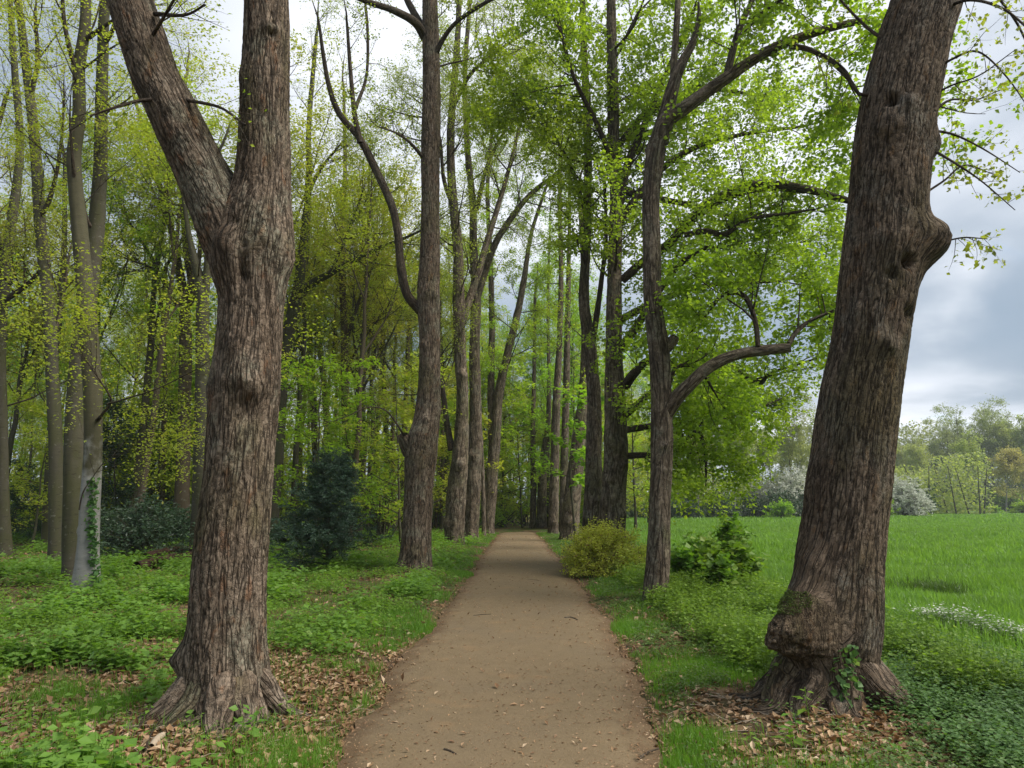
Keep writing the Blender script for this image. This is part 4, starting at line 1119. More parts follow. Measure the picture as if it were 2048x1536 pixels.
def place_many():
    g = np.random.default_rng(77)
    spots = []

    def ok(x, y, d):
        for a, b in spots:
            if (a - x) ** 2 + (b - y) ** 2 < d * d:
                return False
        spots.append((x, y)); return True

    nwood = 0
    for _ in range(4000):
        y = g.uniform(26, 74); x = g.uniform(-.78 * y - 3, -4.5 - .02 * y)
        if nwood >= 70:
            break
        if ok(x, y, 2.6):
            i = int(g.choice([0, 1, 1, 2, 3, 3]))
            names = [('smooth beech trunk deep in the wood on the left, one of many alike', 'smooth beeches deep in the left wood'), ('slim brown beech deep in the wood on the left, one of many alike', 'slim brown beeches deep in the left wood'),
                     ('dark crooked oak deep in the wood on the left, one of many alike', 'dark oaks deep in the left wood'), ('thin fresh leaved tree deep in the wood on the left, one of many alike', 'thin fresh leaved trees deep in the left wood')]
            put(WB[i], x, y, s=g.uniform(.8, 1.15), label=names[i][0], group=names[i][1]); nwood += 1
    # wood closing the end of the avenue and behind the row on the right
    n = 0
    for _ in range(2000):
        y = g.uniform(56, 84); x = g.uniform(-6, 13)
        if n >= 18:
            break
        if ok(x, y, 2.4):
            i = int(g.choice([1, 2, 3, 3]))
            put(WB[i], x, y, s=g.uniform(.75, 1.0), label='thin trunk in the green wood that closes the end of the path', group='trees closing the end of the path'); n += 1
    for _ in range(40):
        y = g.uniform(52, 70); x = g.uniform(-3, 5)
        if ok(x, y, 2.6):
            put(WB[3 if g.random() < .6 else 1], x, y, s=g.uniform(1.1, 1.4), label='thin trunk in the green wood that closes the end of the path', group='trees closing the end of the path')
    for k, (u, D) in enumerate(((640, 42), (720, 38), (790, 44), (835, 50), (885, 46), (925, 52), (600, 48), (745, 54))):
        d = ray(u, 1000); x, y = d[0] / d[1] * D, D
        i = (1, 0)[k % 2]
        put(WB[i], x, y, s=g.uniform(1.0, 1.25), label='tall slim tree standing in the wood behind the row of limes on the left', group='slim trees behind the left row'); spots.append((x, y))
    # layered understorey
    ul = [(0, 628, 1112, 1.0, 'understorey tree with flat tiers of bright leaves between the forked lime and the fir'), (1, 60, 1102, 1.05, 'understorey tree with yellow green tiers beside the bending dark beech'),
          (0, 735, 1074, 1.1, 'bright layered understorey tree just behind the fir'), (1, 0, 1078, 1.3, 'yellow green layered tree at the edge of the clearing behind the lichened beech'),
          (0, 860, 1066, 1.2, 'bright understorey tree showing between the sawn stub lime and the mossy one'), (1, 290, 1066, 1.6, 'tall olive layered tree rising above the hollies'),
          (0, 560, 1070, 1.2, 'bright leafy understorey tree low behind the forked lime'), (1, 440, 1064, 1.5, 'yellow green layered tree hidden mostly behind the forked lime'), (1, 820, 1058, 1.5, 'yellowish understorey tree far behind the sawn stub lime')]
    for i, u, v, s_, lab in ul:
        q = ground(u, v); put(US[i], q[0], q[1], s=s_, label=lab, group='layered understorey trees'); spots.append((q[0], q[1]))
    for u, v, s_, lab in ((235, 1086, .85, 'tall dark holly behind the pale ivy clad beech'), (285, 1074, 1.0, 'dark holly thicket left of the brown forked tree'), (205, 1076, .9, 'dark holly half hidden by the pale ivy clad beech'), (20, 1082, .5, 'low dark holly behind the lichened beech'),
                        (70, 1088, .35, 'small dark holly at the foot of the bending dark beech'), (905, 1058, .6, 'dark holly behind the mossy canker lime'), (330, 1064, .95, 'dark holly deepest in the thicket by the brown forked tree')):
        q = ground(u, v); put(US[2], q[0], q[1], s=s_, label=lab, group='dark hollies under the trees')
    # smaller trees filling the wood between the trunks
    n = 0
    for _ in range(3000):
        y = g.uniform(27, 70); x = g.uniform(-.76 * y - 2, -3.5 - .03 * y)
        if n >= 30:
            break
        if ok(x, y, 2.0):
            i = int(g.choice([0, 0, 1, 1, 1]))
            put(US[i], x, y, s=g.uniform(1.0, 1.9), label=('bright leaved sapling among the trunks of the left wood', 'yellow green sapling among the trunks of the left wood')[i], group=('bright saplings in the left wood', 'yellow green saplings in the left wood')[i]); n += 1
    n = 0
    for _ in range(2000):
        y = g.uniform(45, 66); x = g.uniform(-6, 9)
        if n >= 22:
            break
        if ok(x, y, 1.8):
            put(US[n % 2], x, y, s=g.uniform(1.0, 2.0), label='sapling filling the gap beyond the end of the path', group='saplings beyond the end of the path'); n += 1
    n = 0
    for _ in range(2000):
        y = g.uniform(30, 72); x = g.uniform(-.74 * y - 2, -4 - .05 * y)
        if n >= 34:
            break
        if ok(x, y, 2.2):
            put(THK[n % 2], x, y, s=g.uniform(.7, 1.3), label='low leafy bush on the floor of the left wood', group='low bushes on the left wood floor'); n += 1
    # thicket at the end of the path
    for i in range(22):
        x = g.uniform(-7, 7); y = g.uniform(YEND + 4, YEND + 14)
        put(THK[i % 2], x, y, s=g.uniform(.8, 1.4), label='leafy undergrowth bush in the thicket closing the end of the path', group='bushes closing the end of the path')


THK = [mk(shrub('bush', (0, 0, 0), None, None, 1, 1, 'herb_dark') if False else shrub('thicket_bush', None, None, (0, 0, 0), 1.5, 1.8, 'fresh_leaf', 24, 8, .12, m2=7), 'bush'),
       mk(shrub('thicket_bush', None, None, (0, 0, 0), 1.4, 2.6, 'fresh_leaf', 22, 8, .12, m2=7), 'bush')]
place_many()


# far edge of the meadow -------------------------------------------------
def far_crown(size, per, L, m=(12, 7, 4), t=(.12, 1), up=.05):
    return dict(size=size, flat=.4, spread=.15, width=.8, levels=[lv(m[0], t[0], t[1], L, (35, 70), up=up, K=7, sides=4, fall=.6, wig=.1), lv(m[1], .15, 1, L * .42, (30, 65), K=5, sides=3, per=per // 2), lv(m[2], .1, 1, L * .2, (30, 65), K=4, sides=3, per=per)])


FT = [mk(proto_tree('field_tree', 15, .16, 3, far_crown(.2, 8, 3.6), 'pale_beech', 'far_leaf', twig='brown_bark', seed=12), 'tree'),
      mk(proto_tree('field_tree', 17, .17, 4, far_crown(.18, 5, 3.4), 'brown_bark', 'far_dull', twig='brown_bark', seed=13), 'tree'),
      mk(proto_tree('field_tree', 9, .12, 2, far_crown(.2, 9, 3.4, t=(.25, 1)), 'pale_beech', 'far_rust', twig='brown_bark', seed=14), 'tree'),
      mk(proto_tree('field_tree', 12, .12, 2, far_crown(.18, 6, 3.6, t=(.2, 1)), 'pale_beech', 'far_leaf', twig='brown_bark', seed=15), 'tree')]
FB = [mk(shrub('hawthorn_bush', None, None, (0, 0, 0), 3.0, 5.2, 'blossom', 34, 14, .2, m2=9, tilt=(5, 85), m3=3), 'bush'),
      mk(shrub('field_bush', None, None, (0, 0, 0), 2.2, 2.6, 'holly_leaf', 30, 16, .2, m2=8, tilt=(10, 85)), 'bush'),
      mk(shrub('field_bush', None, None, (0, 0, 0), 1.6, 1.8, 'fresh_leaf', 26, 14, .18, m2=8, tilt=(10, 85)), 'bush')]


def place_far():
    g = np.random.default_rng(5)

    def at(u, D):
        d = ray(u, 1000); return d[0] / d[1] * D, D
    grp = 'trees along the far edge of the meadow'
    # nearer edge behind the row (75-95 m)
    for u, D, i, s_, lab in ((1262, 84, 1, .75, None), (1300, 80, 3, .75, None), (1352, 88, 0, .7, None), (1395, 84, 3, .8, None), (1430, 92, 1, .8, None), (1468, 82, 0, .72, None), (1510, 90, 3, .85, None), (1545, 95, 0, .8, None), (1585, 92, 1, .85, None), (1620, 98, 3, .85, None), (1660, 100, 0, .85, None),
                             (1700, 104, 1, .9, None), (1745, 108, 0, .9, None), (1790, 112, 3, .9, None), (1280, 96, 0, .85, None), (1415, 100, 0, .85, None), (1335, 100, 1, .8, None), (1490, 104, 1, .85, None), (1565, 108, 0, .9, None), (1640, 112, 1, .9, None)):
        x, y = at(u, D); put(FT[i], x, y, s=s_, label='pale spring tree in the belt beyond the meadow, behind the leaning burl lime', group='pale trees in the belt behind the burl lime')
    for k in range(34):
        u = 1255 + 580 * (k + .5) / 34 + g.uniform(-6, 6); D = g.uniform(94, 112)
        x, y = at(u, D); put(FB[1 + (k % 3 > 0)], x, y, s=g.uniform(1.0, 1.9), label='bush in the dense foot of the belt beyond the meadow', group='bushes in the belt beyond the meadow')
    for k in range(26):
        u = 1790 + 330 * (k + .5) / 26 + g.uniform(-6, 6); D = g.uniform(165, 185)
        x, y = at(u, D); put(FB[1 + (k % 2)], x, y, s=g.uniform(1.8, 3.0), label='bush low in the wood far across the meadow', group='bushes low in the far wood')
    # right hand edge, receding
    for u, D, i, s_ in ((1800, 165, 1, 1.0), (1830, 170, 0, 1.0), (1850, 160, 3, 1.25), (1880, 178, 0, 1.1), (1905, 172, 1, 1.25), (1925, 180, 1, 1.5), (1950, 172, 0, 1.2), (1970, 180, 1, 1.4), (1995, 172, 1, 1.45), (2015, 168, 0, 1.3), (2040, 174, 1, 1.4), (2065, 165, 0, 1.4), (2095, 170, 1, 1.3), (1780, 172, 0, 1.0), (1860, 185, 1, 1.2), (1815, 188, 1, 1.1), (2030, 185, 0, 1.5), (1940, 190, 0, 1.4)):
        x, y = at(u, D); put(FT[i], x, y, s=s_, label='tall hazy tree in the wood far across the meadow', group='hazy trees far across the meadow')
    for u, D, i, s_, lab in ((1930, 128, 3, 1.1, 'spreading pale stemmed tree standing out before the far wood'), (2008, 132, 2, 1.15, 'rust tinted young tree on the far side of the meadow'), (2040, 138, 2, 1.0, 'second rust tinted tree, at the picture edge of the far meadow')):
        x, y = at(u, D); put(FT[i], x, y, s=s_, label=lab)
    for u, D, s_, lab in ((1812, 96, 1.0, 'round hawthorn white with blossom beyond the leaning burl lime'), (1585, 90, 1.15, 'broad white flecked hawthorn seen between the two nearest right hand limes'), (1530, 94, .9, 'smaller white flecked hawthorn in the belt beyond the meadow')):
        x, y = at(u, D); put(FB[0], x, y, s=s_, label=lab, group='flowering hawthorns')
    for u, D, i, s_, lab in ((1380, 78, 1, .8, None), (1440, 82, 1, 1.0, None), (1505, 86, 1, 1.1, None), (1560, 84, 1, 1.2, None), (1620, 88, 1, 1.2, None), (1340, 80, 1, .7, None), (1270, 78, 1, .8, None), (1690, 98, 1, 1.1, None), (1760, 100, 1, .8, None)):
        x, y = at(u, D); put(FB[i], x, y, s=s_, label='dark bramble like bush at the foot of the belt beyond the meadow', group='dark bushes at the far meadow edge')
    for u, D, s_ in ((1560, 80, 1.1), (1915, 120, .9), (1868, 128, 1.1), (1960, 132, 1.0), (1990, 128, .8), (2040, 128, 1.2), (1835, 118, .8), (1720, 96, 1.0)):
        x, y = at(u, D); put(FB[2], x, y, s=s_, label='fresh green bush at the foot of the trees beyond the meadow', group='green bushes at the far meadow edge')


place_far()


# far wood behind everything, reads as one mass --------------------------
def far_wood(x0, x1, ya, yb, n, hh, size, leaf, name, seed, m, slope=0.0):
    g = np.random.default_rng(seed)
    xs = g.uniform(x0, x1, n); ys = g.uniform(ya, yb, n) + slope * (xs - x0)
    hs = g.uniform(0, 1, n) ** 1.15 * hh * (1 + .9 * n2(xs, ys * 0, .09, 3) + .5 * n2(xs, ys * 0, .3, 4))
    pos = np.stack([xs, ys, hs + H(xs, ys)], 1)
    V, F, r = leaves(pos, g.normal(size=(n, 3)), size, .4, .8)
    mb = MB(); mb.add(V, F, rnd=r, mi=1, smooth=False)
    px = g.uniform(x0, x1, m); pyy = g.uniform(ya, yb, m) + slope * (px - x0)
    ln = g.normal(size=m) * .35
    Pt = np.stack([np.stack([px + ln * k, pyy, np.full(m, k * hh * .25 - .3)], 1) for k in range(5)], 1)
    V, F, B = tubes(Pt, np.full((m, 5), .14) * np.linspace(1, .3, 5), 5); mb.add(V, F, B)
    o = mb.build(name, [M['dark_bark'], M[leaf]])
    tag(o, kind='stuff')


far_wood(-140, 10, 76, 94, 60000, 11, .42, 'beech_leaf', 'far_wood', 9, 170)
far_wood(10, 75, 112, 122, 30000, 8, .4, 'far_leaf', 'far_tree_belt', 10, 60)
far_wood(78, 160, 188, 200, 30000, 15, .6, 'far_dull', 'far_tree_belt', 11, 60)


# ------------------------------------------------------------------ single shrubs
def build_shrubs():
    q = ground(1215, 1158)
    shrub('yellow_bush', 'domed yellow green bush growing round the foot of the burred lime', 'bush', (q[0], q[1] + .9, H1(q[0], q[1] + .9)), 1.0, 1.0, 'gold_leaf', 76, 12, .045, m2=12, tilt=(3, 92), m3=3, flat=.3)
    q = ground(1270, 1168)
    shrub('yellow_bush', 'lower yellowish bush beside the domed one, behind the slimmer lime', 'bush', (q[0] + .2, q[1] + 1.2, H1(q[0], q[1])), .75, .6, 'gold_leaf', 36, 10, .045, m2=9, tilt=(3, 92), m3=2, flat=.3)
    for u, v, r, h, lab in ((270, 1118, 1.7, 1.5, 'blue green rhododendron behind the rotting log'), (340, 1098, 1.2, 1.3, 'blue green rhododendron at the foot of the brown forked tree'), (215, 1112, 1.2, 1.2, 'blue green rhododendron against the pale ivy clad beech'), (580, 1095, 1.2, 1.0, 'dark bluish shrub between the forked lime and the fir')):
        q = ground(u, v); shrub('rhododendron', lab, 'shrub', (q[0], q[1] + .5, H1(q[0], q[1])), r, h, 'rhodo_leaf', 34, 10, .11, m2=9, width=.4, tilt=(5, 88), m3=2)
    # fir
    q = ground(652, 1140)
    base = np.array([q[0], q[1], H1(q[0], q[1])])
    root = empty('fir_tree', base, 'small dark bluish fir with drooping branches on the left verge', 'fir')
    C = np.stack([.03 * np.sin(np.linspace(0, 3, 14)), 0 * np.linspace(0, 3, 14), np.linspace(-.1, 2.75, 14)], 1); Rr = np.linspace(.045, .006, 14)
    V, F, B, fu = stem(C, Rr, 8, .2); mb = MB(); mb.add(V, F, B); mb.build('trunk', M['dark_bark'], root)
    Pt, Rd = thin(C, Rr, 20)
    cm = MB()
    P1, R1 = spawn(Pt, Rd, 80, .06, .97, 1.7, (R_(62), R_(88)), up=.02, K=8, fall=.82, wig=.05, rl=.008)
    V, F, B = tubes(P1, R1, 4); cm.add(V, F, B)
    P2, R2 = spawn(P1, R1, 12, .12, 1, .5, (R_(35), R_(55)), up=-.02, K=5, wig=.04, flat=.25, fall=.5)
    P3, R3 = spawn(P2, R2, 4, .1, .9, .2, (R_(30), R_(50)), up=-.02, K=4, wig=.04, flat=.25)
    for Q, Rq, n_ in ((P2, R2, 34), (P3, R3, 18), (P1, R1, 30)):
        V, F, B = tubes(Q, Rq, 3); cm.add(V, F, B)
        pos, tan = leaf_pts(Q, n_, .006)
        V, F, r = leaves(pos, tan * 2.0, .055, .5, .22, .1); cm.add(V, F, rnd=r, mi=1, smooth=False)
    cm.build('crown', [M['dark_bark'], M['fir_leaf']], root)
    # tall leafy saplings between the slim lime and the burl lime
    for i, (u, v, h, lab) in enumerate(((1462, 1165, .95, 'tallest leafy maple seedling against the meadow'), (1395, 1170, .7, 'leafy maple seedling right behind the slimmer lime'), (1425, 1178, .62, 'broad leafy seedling between the slimmer lime and the tallest one'), (1490, 1185, .6, 'low leafy seedling just left of the burl lime'), (1365, 1180, .55, 'pale leafy seedling touching the slimmer lime'), (1440, 1200, .45, 'short leafy seedling in front of the tallest one'))):
        q = ground(u, v)
        shrub('maple_seedling', lab, 'seedling', (q[0], q[1], H1(q[0], q[1])), .5, h * 1.4, 'herb_leaf', 12, 7, .12, m2=6, tilt=(2, 45), flat=.7, width=1.0, group='leafy seedlings beside the meadow')


build_shrubs()


# ------------------------------------------------------------------ loose things on the ground
def rod(name, label, cat, pts, r, mat='branch_bark', group=None, seed=0.):
    q = smooth_path([[*p_, r_] for p_, r_ in zip(pts, r)], .02)
    b = q[len(q) // 2, :3].copy()
    V, F, B, fu = stem(q[:, :3] - b, q[:, 3], 10, rough=.14, seed=seed)
    mb = MB(); mb.add(V, F, B); o = mb.build(name, M[mat]); o.location = b
    return tag(o, label, cat, group)


def gp(u, v, dz=.0):
    g = G(u, v, .02); return np.array([g[0], g[1], .022 + dz])


def build_litter():
    for i, (pts, r, lab) in enumerate((
        ([(947, 1233), (965, 1231), (982, 1230)], .009, 'short straight stick lying across the middle of the path'), ([(1130, 1238), (1142, 1237), (1155, 1242)], .014, 'dark stubby stick on the right half of the path'), ([(1120, 1232), (1133, 1235), (1140, 1230)], .006, 'thin twig lying against the dark stubby stick'),
        ([(915, 1350), (940, 1356), (963, 1362)], .006, 'long thin twig on the left half of the path'), ([(888, 1502), (900, 1505), (912, 1512)], .009, 'dark bent twig low on the path'), ([(1278, 1520), (1296, 1508), (1318, 1500)], .008, 'dark forked twig where the path meets bare soil'), ([(1055, 1160), (1070, 1161), (1082, 1163)], .008, 'faint twig far along the path'))):
        rod('stick', lab, 'stick', [gp(u, v, r) for u, v in pts], [r, r * .9, r * .6], group='sticks on the path', seed=i)
    def g2(u, v, dz=0):
        q = ground(u, v); return np.array([q[0], q[1], q[2] + dz])
    rod('log', 'reddish rotting log lying in front of the rhododendrons', 'log', [g2(272, 1142, .1), g2(320, 1134, .13), g2(385, 1122, .14)], [.12, .15, .13], 'rot_wood', seed=3)
    rod('log', 'second rotting log lying on the first one by the rhododendrons', 'log', [g2(290, 1128, .22), g2(335, 1120, .27), g2(390, 1112, .25)], [.08, .11, .09], 'rot_wood', seed=4)
    rod('log', 'grey sawn branch lying in the herbs right of the forked lime', 'log', [g2(532, 1146, .08), g2(548, 1141, .09), g2(565, 1138, .1)], [.07, .07, .06], 'brown_bark', seed=5)
    rod('log', 'short rotting log just behind the grey sawn branch', 'log', [g2(538, 1112, .08), g2(550, 1110, .1), g2(560, 1108, .1)], [.09, .1, .09], 'rot_wood', seed=6)
    rod('wood_chip', 'pale broken piece of wood among brown leaves below the forked lime', 'wood piece', [g2(302, 1503, .03), g2(314, 1490, .035), g2(325, 1480, .03)], [.02, .026, .02], 'pale_wood', seed=7)
    rod('stick', 'straight stick leaning in the leaves left of the forked lime roots', 'stick', [g2(255, 1490, .02), g2(280, 1462, .04), g2(300, 1440, .08)], [.006, .006, .005], seed=8)
    rod('stick', 'curved stick beside the pale piece of wood', 'stick', [g2(290, 1510, .02), g2(300, 1480, .03), g2(318, 1455, .05)], [.007, .007, .006], seed=9)
    rod('stick', 'long bare twig on the soil in front of the burl lime roots', 'stick', [g2(1420, 1475, .015), g2(1470, 1468, .02), g2(1530, 1472, .02)], [.005, .005, .004], seed=10)
    rod('stick', 'thin stem slanting down between the burl lime roots', 'stick', [P(1675, 1370, R1B[1] - .42), P(1705, 1420, R1B[1] - .52), g2(1722, 1452, .02)], [.005, .005, .004], seed=11)
    rod('stick', 'pale twig lying on dead leaves under the burl lime', 'stick', [g2(1680, 1432, .03), g2(1710, 1422, .05), g2(1745, 1420, .04)], [.005, .005, .004], 'pale_wood', seed=12)


M['rot_wood'] = bark_mat('rot_wood', (.07, .035, .025), (.15, .085, .06), (.02, .012, .01), moss=(.05, .08, .02), size=.05, bump=.03, moss_amt=.3)
M['pale_wood'] = smooth_bark('pale_wood', (.3, .24, .17), (.45, .38, .3), (.25, .17, .1), .4)
build_litter()
# ------------------------------------------------------------------ ground cover
def scatter(n, x0, x1, y0, y1, dens, g):
    """random ground points, kept with probability dens(x,y); nearer strips get more points"""
    y = y0 * (y1 / y0) ** g.random(n)
    x = g.uniform(x0, x1, n) if np.isscalar(x0) else None
    k = g.random(n) < dens(x, y)
    return x[k], y[k]


def side(x, y):
    """signed distance outside the path: >0 on the verges"""
    return np.maximum(edge_l(y) - x, x - edge_r(y))


def blob(x, y, u, v, rx, ry):
    q = G(u, v); return np.exp(-((x - q[0]) / rx) ** 2 - ((y - q[1]) / ry) ** 2)


def bare(x, y):
    """leaf litter and soil patches where little grows"""
    b = 1.5 * blob(x, y, 430, 1465, 1.1, .6) + 1.0 * blob(x, y, 200, 1470, .9, .6) + .8 * blob(x, y, 330, 1370, .8, .5) + 1.2 * blob(x, y, 1480, 1480, .75, .6) + 1.0 * blob(x, y, 1680, 1470, .8, .5) + .7 * blob(x, y, 1350, 1240, .5, .7) + .7 * blob(x, y, 170, 1195, .8, .8) \
        + .8 * blob(x, y, 830, 1160, .9, .9) + .6 * blob(x, y, 600, 1340, .5, .4) + .8 * blob(x, y, 920, 1100, 1.6, 1.5) + .7 * blob(x, y, 60, 1120, 3, 3)
    b = b + .55 * sstep(.12, .5, n2(x, y, .8, 41)) * (x < 0)
    b = b + .97 * sstep(9.0, 6.2, y) * (x < -1.4) * sstep(-.45, -.05, n2(x, y, 1.3, 43))
    return np.clip(b, 0, 1)


def herbs(x, y, g, hmin, hmax, k, size, flat=.75, width=.8, dist=True, lift=1.0):
    z = H(x, y); n = len(x)
    h = g.uniform(hmin, hmax, n) * (1 + .35 * n2(x, y, 1.1, 51))
    tilt = g.normal(size=(n, 2)) * .12
    rep = lambda a: np.repeat(a, k, axis=0)
    f = np.tile(np.linspace(.3, 1, k), n) * g.uniform(.85, 1.1, n * k)
    az = np.tile(np.arange(k) * 2.4, n) + rep(g.uniform(0, 6.28, n))
    px = rep(x) + f * rep(h) * rep(tilt[:, 0]); py = rep(y) + f * rep(h) * rep(tilt[:, 1]); pz = rep(z) + f * rep(h)
    dr = np.stack([np.cos(az), np.sin(az), g.normal(size=n * k) * .25 + .1], 1)
    sz = size * g.uniform(.6, 1.3, n * k) * (1.15 - .4 * f)
    if dist:
        sz = sz * (1 + .035 * np.maximum(rep(y) - 5, 0))
    d = nrm(dr); d2 = d.copy(); d2[:, 2] -= .35; d2 = nrm(d2)
    up = g.normal(size=(n * k, 3)) * .25; up[:, 2] += 1
    s_ = nrm(np.cross(d, up)); nn = np.cross(s_, d)
    p0 = np.stack([px, py, pz], 1); sz = sz[:, None]; w = sz * width * .5
    p0 = p0 + d * sz * .25
    V = np.stack([p0, p0 + d * sz * .42 + s_ * w, p0 + d * sz * .42 + d2 * sz * .58, p0 + d * sz * .42 - s_ * w], 1).reshape(-1, 3)
    F = np.arange(len(p0) * 4).reshape(-1, 4)
    r = np.repeat(np.clip(rep(g.random(n)) * .6 + g.random(n * k) * .4, 0, 1), 4)
    return V, F, r, np.stack([x, y, z], 1), h, tilt


def stems_of(b, h, tilt, r=.0018):
    top = b + np.stack([tilt[:, 0] * h, tilt[:, 1] * h, h], 1)
    Pt = np.stack([b, (b + top) / 2, top], 1)
    return tubes(Pt, np.full((len(b), 3), r), 3)


def blades(x, y, g, h, w, lean=.45, z=None):
    z = H(x, y) if z is None else z; n = len(x)
    az = g.uniform(0, 6.28, n); hh = h * g.uniform(.5, 1.3, n); ww = w * g.uniform(.7, 1.3, n) * (1 + .04 * np.maximum(y - 4, 0))
    sx, sy = np.cos(az) * ww / 2, np.sin(az) * ww / 2
    la = g.uniform(0, 6.28, n); ll = g.uniform(.1, 1, n) * lean
    b = np.stack([x, y, z - .01], 1); sd = np.stack([sx, sy, np.zeros(n)], 1)
    mid = b + np.stack([np.cos(la) * ll * hh * .35, np.sin(la) * ll * hh * .35, hh * .6], 1)
    tip = b + np.stack([np.cos(la) * ll * hh, np.sin(la) * ll * hh, hh * (1 - .35 * ll)], 1)
    V = np.stack([b - sd, b + sd, mid + sd * .8, mid - sd * .8, tip + sd * .12, tip - sd * .12], 1).reshape(-1, 3)
    i = np.arange(n)[:, None] * 6
    F = np.concatenate([i + np.array([[0, 1, 2, 3]]), i + np.array([[3, 2, 4, 5]])])
    return V, F, np.repeat(np.clip(g.random(n) * .7 + .3 * (n2(x, y, 1.2, 61) + .5), 0, 1), 6)


def build_cover():
    g = np.random.default_rng(123)
    # -- herbs on the left
    def d1(x, y):
        s_ = side(x, y); return sstep(.25, .9, s_) * (1 - .93 * bare(x, y)) * sstep(-.2, .3, n2(x, y, .9, 71))
    mb = MB()
    for n, x0, x1, y0, y1, k, hm, hM, sz in ((26000, -6.5, -1, 3.2, 9, 8, .06, .26, .05), (30000, -14, -1, 9, 20, 7, .1, .3, .052), (24000, -26, -1, 20, 42, 6, .1, .35, .06)):
        x, y = scatter(n, x0, x1, y0, y1, d1, g)
        kind = n2(x, y, .55, 75) + .25 * g.normal(size=len(x))
        for lo, hi, k_, s_, hk, wd, mi in ((-9, -.12, k, sz * .8, .7, .8, 0), (-.12, .22, k, sz * 1.1, 1.1, .62, 0), (.22, 9, max(4, k - 2), sz * 1.75, 1.25, .85, 1)):
            q = (kind >= lo) & (kind < hi)
            V, F, r, b, h, t = herbs(x[q], y[q], g, hm * hk, hM * hk, k_, s_, width=wd); mb.add(V, F, rnd=r, mi=mi, smooth=False)
            if y0 < 9:
                V, F, B = stems_of(b, h, t); mb.add(V, F, B, mi=0)
        if False:
            V, F, B = stems_of(b, h, t); mb.add(V, F, B, mi=0)
    o = mb.build('woodland_herbs', [M['herb_leaf'], M['herb_pale']]); tag(o, kind='stuff')
    # -- darker ground ivy along the left verge and under the right row
    def d2(x, y):
        s_ = side(x, y)
        lf = (x < 0) * sstep(.1, .4, s_) * sstep(.0, .25, n2(x, y, .9, 81)) * sstep(2.6, 1.2, s_) * (1 - .8 * bare(x, y))
        rt = (x > 0) * sstep(.08, .35, s_) * (1 - .9 * bare(x, y)) * sstep(-.3, .1, n2(x, y, 1.0, 82)) * sstep(4.2, 3.4, s_)
        return np.maximum(lf, rt)
    mb = MB()
    for n, x0, x1, y0, y1, k, sz in ((22000, -4.5, 5.6, 3, 9, 7, .034), (30000, -5, 5.5, 9, 40, 6, .04)):
        x, y = scatter(n, x0, x1, y0, y1, d2, g)
        V, F, r, b, h, t = herbs(x, y, g, .03, .13, k, sz); mb.add(V, F, rnd=r, smooth=False)
    # ivy and ground elder thick at the foot of the burl lime by the meadow
    def d3(x, y):
        return sstep(2.55, 3.1, x) * sstep(5.4, 4.6, x) * (1 - blob(x, y, 1680, 1470, .7, .45)) * sstep(-.5, -.1, n2(x, y, 1.2, 83))
    x, y = scatter(26000, 2.2, 5.6, 3.2, 12, d3, g)
    V, F, r, b, h, t = herbs(x, y, g, .05, .22, 8, .04); mb.add(V, F, rnd=r, mi=1, smooth=False)
    o = mb.build('ground_ivy', [M['herb_dark'], M['ivy_leaf']]); tag(o, kind='stuff')
    # -- tall mixed growth between slim lime and burl lime
    def d4(x, y):
        return sstep(1.9, 2.4, x) * sstep(4.6, 3.9, x) * sstep(-.3, .1, n2(x, y, 1.0, 84)) * (1 - .9 * bare(x, y))
    mb = MB()
    x, y = scatter(16000, 1.8, 4.8, 6, 22, d4, g)
    V, F, r, b, h, t = herbs(x, y, g, .12, .42, 9, .05); mb.add(V, F, rnd=r, smooth=False)
    V, F, B = stems_of(b, h, t); mb.add(V, F, B)
    o = mb.build('tall_herbs', [M['herb_leaf']]); tag(o, kind='stuff')
    # -- grass along both edges
    def d5(x, y):
        s_ = side(x, y)
        return sstep(.02, .14, s_) * sstep(1.7, .6, s_) * sstep(-.25, .1, n2(x, y, .8, 91)) * (1 - .85 * bare(x, y))
    mb = MB()
    for n, x0, x1, y0, y1, h, w in ((150000, -3.4, 3.2, 2.8, 9, .085, .0045), (110000, -3.4, 3.2, 9, 43, .1, .006)):
        x, y = scatter(n, x0, x1, y0, y1, d5, g)
        V, F, r = blades(x, y, g, h, w); mb.add(V, F, rnd=r, smooth=False)
    # sparse grass everywhere on the left floor, mossy sods on the right edge
    def d6(x, y):
        return sstep(.2, .5, side(x, y)) * (.25 + .75 * sstep(.1, .4, n2(x, y, .6, 92))) * (1 - .7 * bare(x, y))
    x, y = scatter(90000, -9, -1, 3, 24, d6, g)
    V, F, r = blades(x, y, g, .13, .006, .8); mb.add(V, F, rnd=r, smooth=False)
    for u, v, rad, n in ((570, 1530, .35, 2500), (1395, 1490, .22, 1800), (1420, 1350, .3, 2500), (1350, 1535, .2, 1500), (1240, 1260, .35, 2500), (1230, 1165, .4, 2000), (870, 1260, .4, 4000), (930, 1150, .3, 2500), (220, 1420, .25, 1200), (160, 1450, .2, 900), (110, 1400, .3, 1200)):
        q = G(u, v); x = q[0] + g.normal(size=n) * rad * .6; y = q[1] + g.normal(size=n) * rad * .8
        k = side(x, y) > .0; V, F, r = blades(x[k], y[k], g, .1, .0045); mb.add(V, F, rnd=r, smooth=False)
    o = mb.build('verge_grass', [M['grass']]); tag(o, kind='stuff')
    # -- meadow grass
    def mz(x, y):
        return H(x, y)
    mb = MB()
    def d7(x, y):
        return sstep(4.5, 5.3, x + .5 * n2(x * 0, y, .4, 21)) * (x < y * .78 + 2)
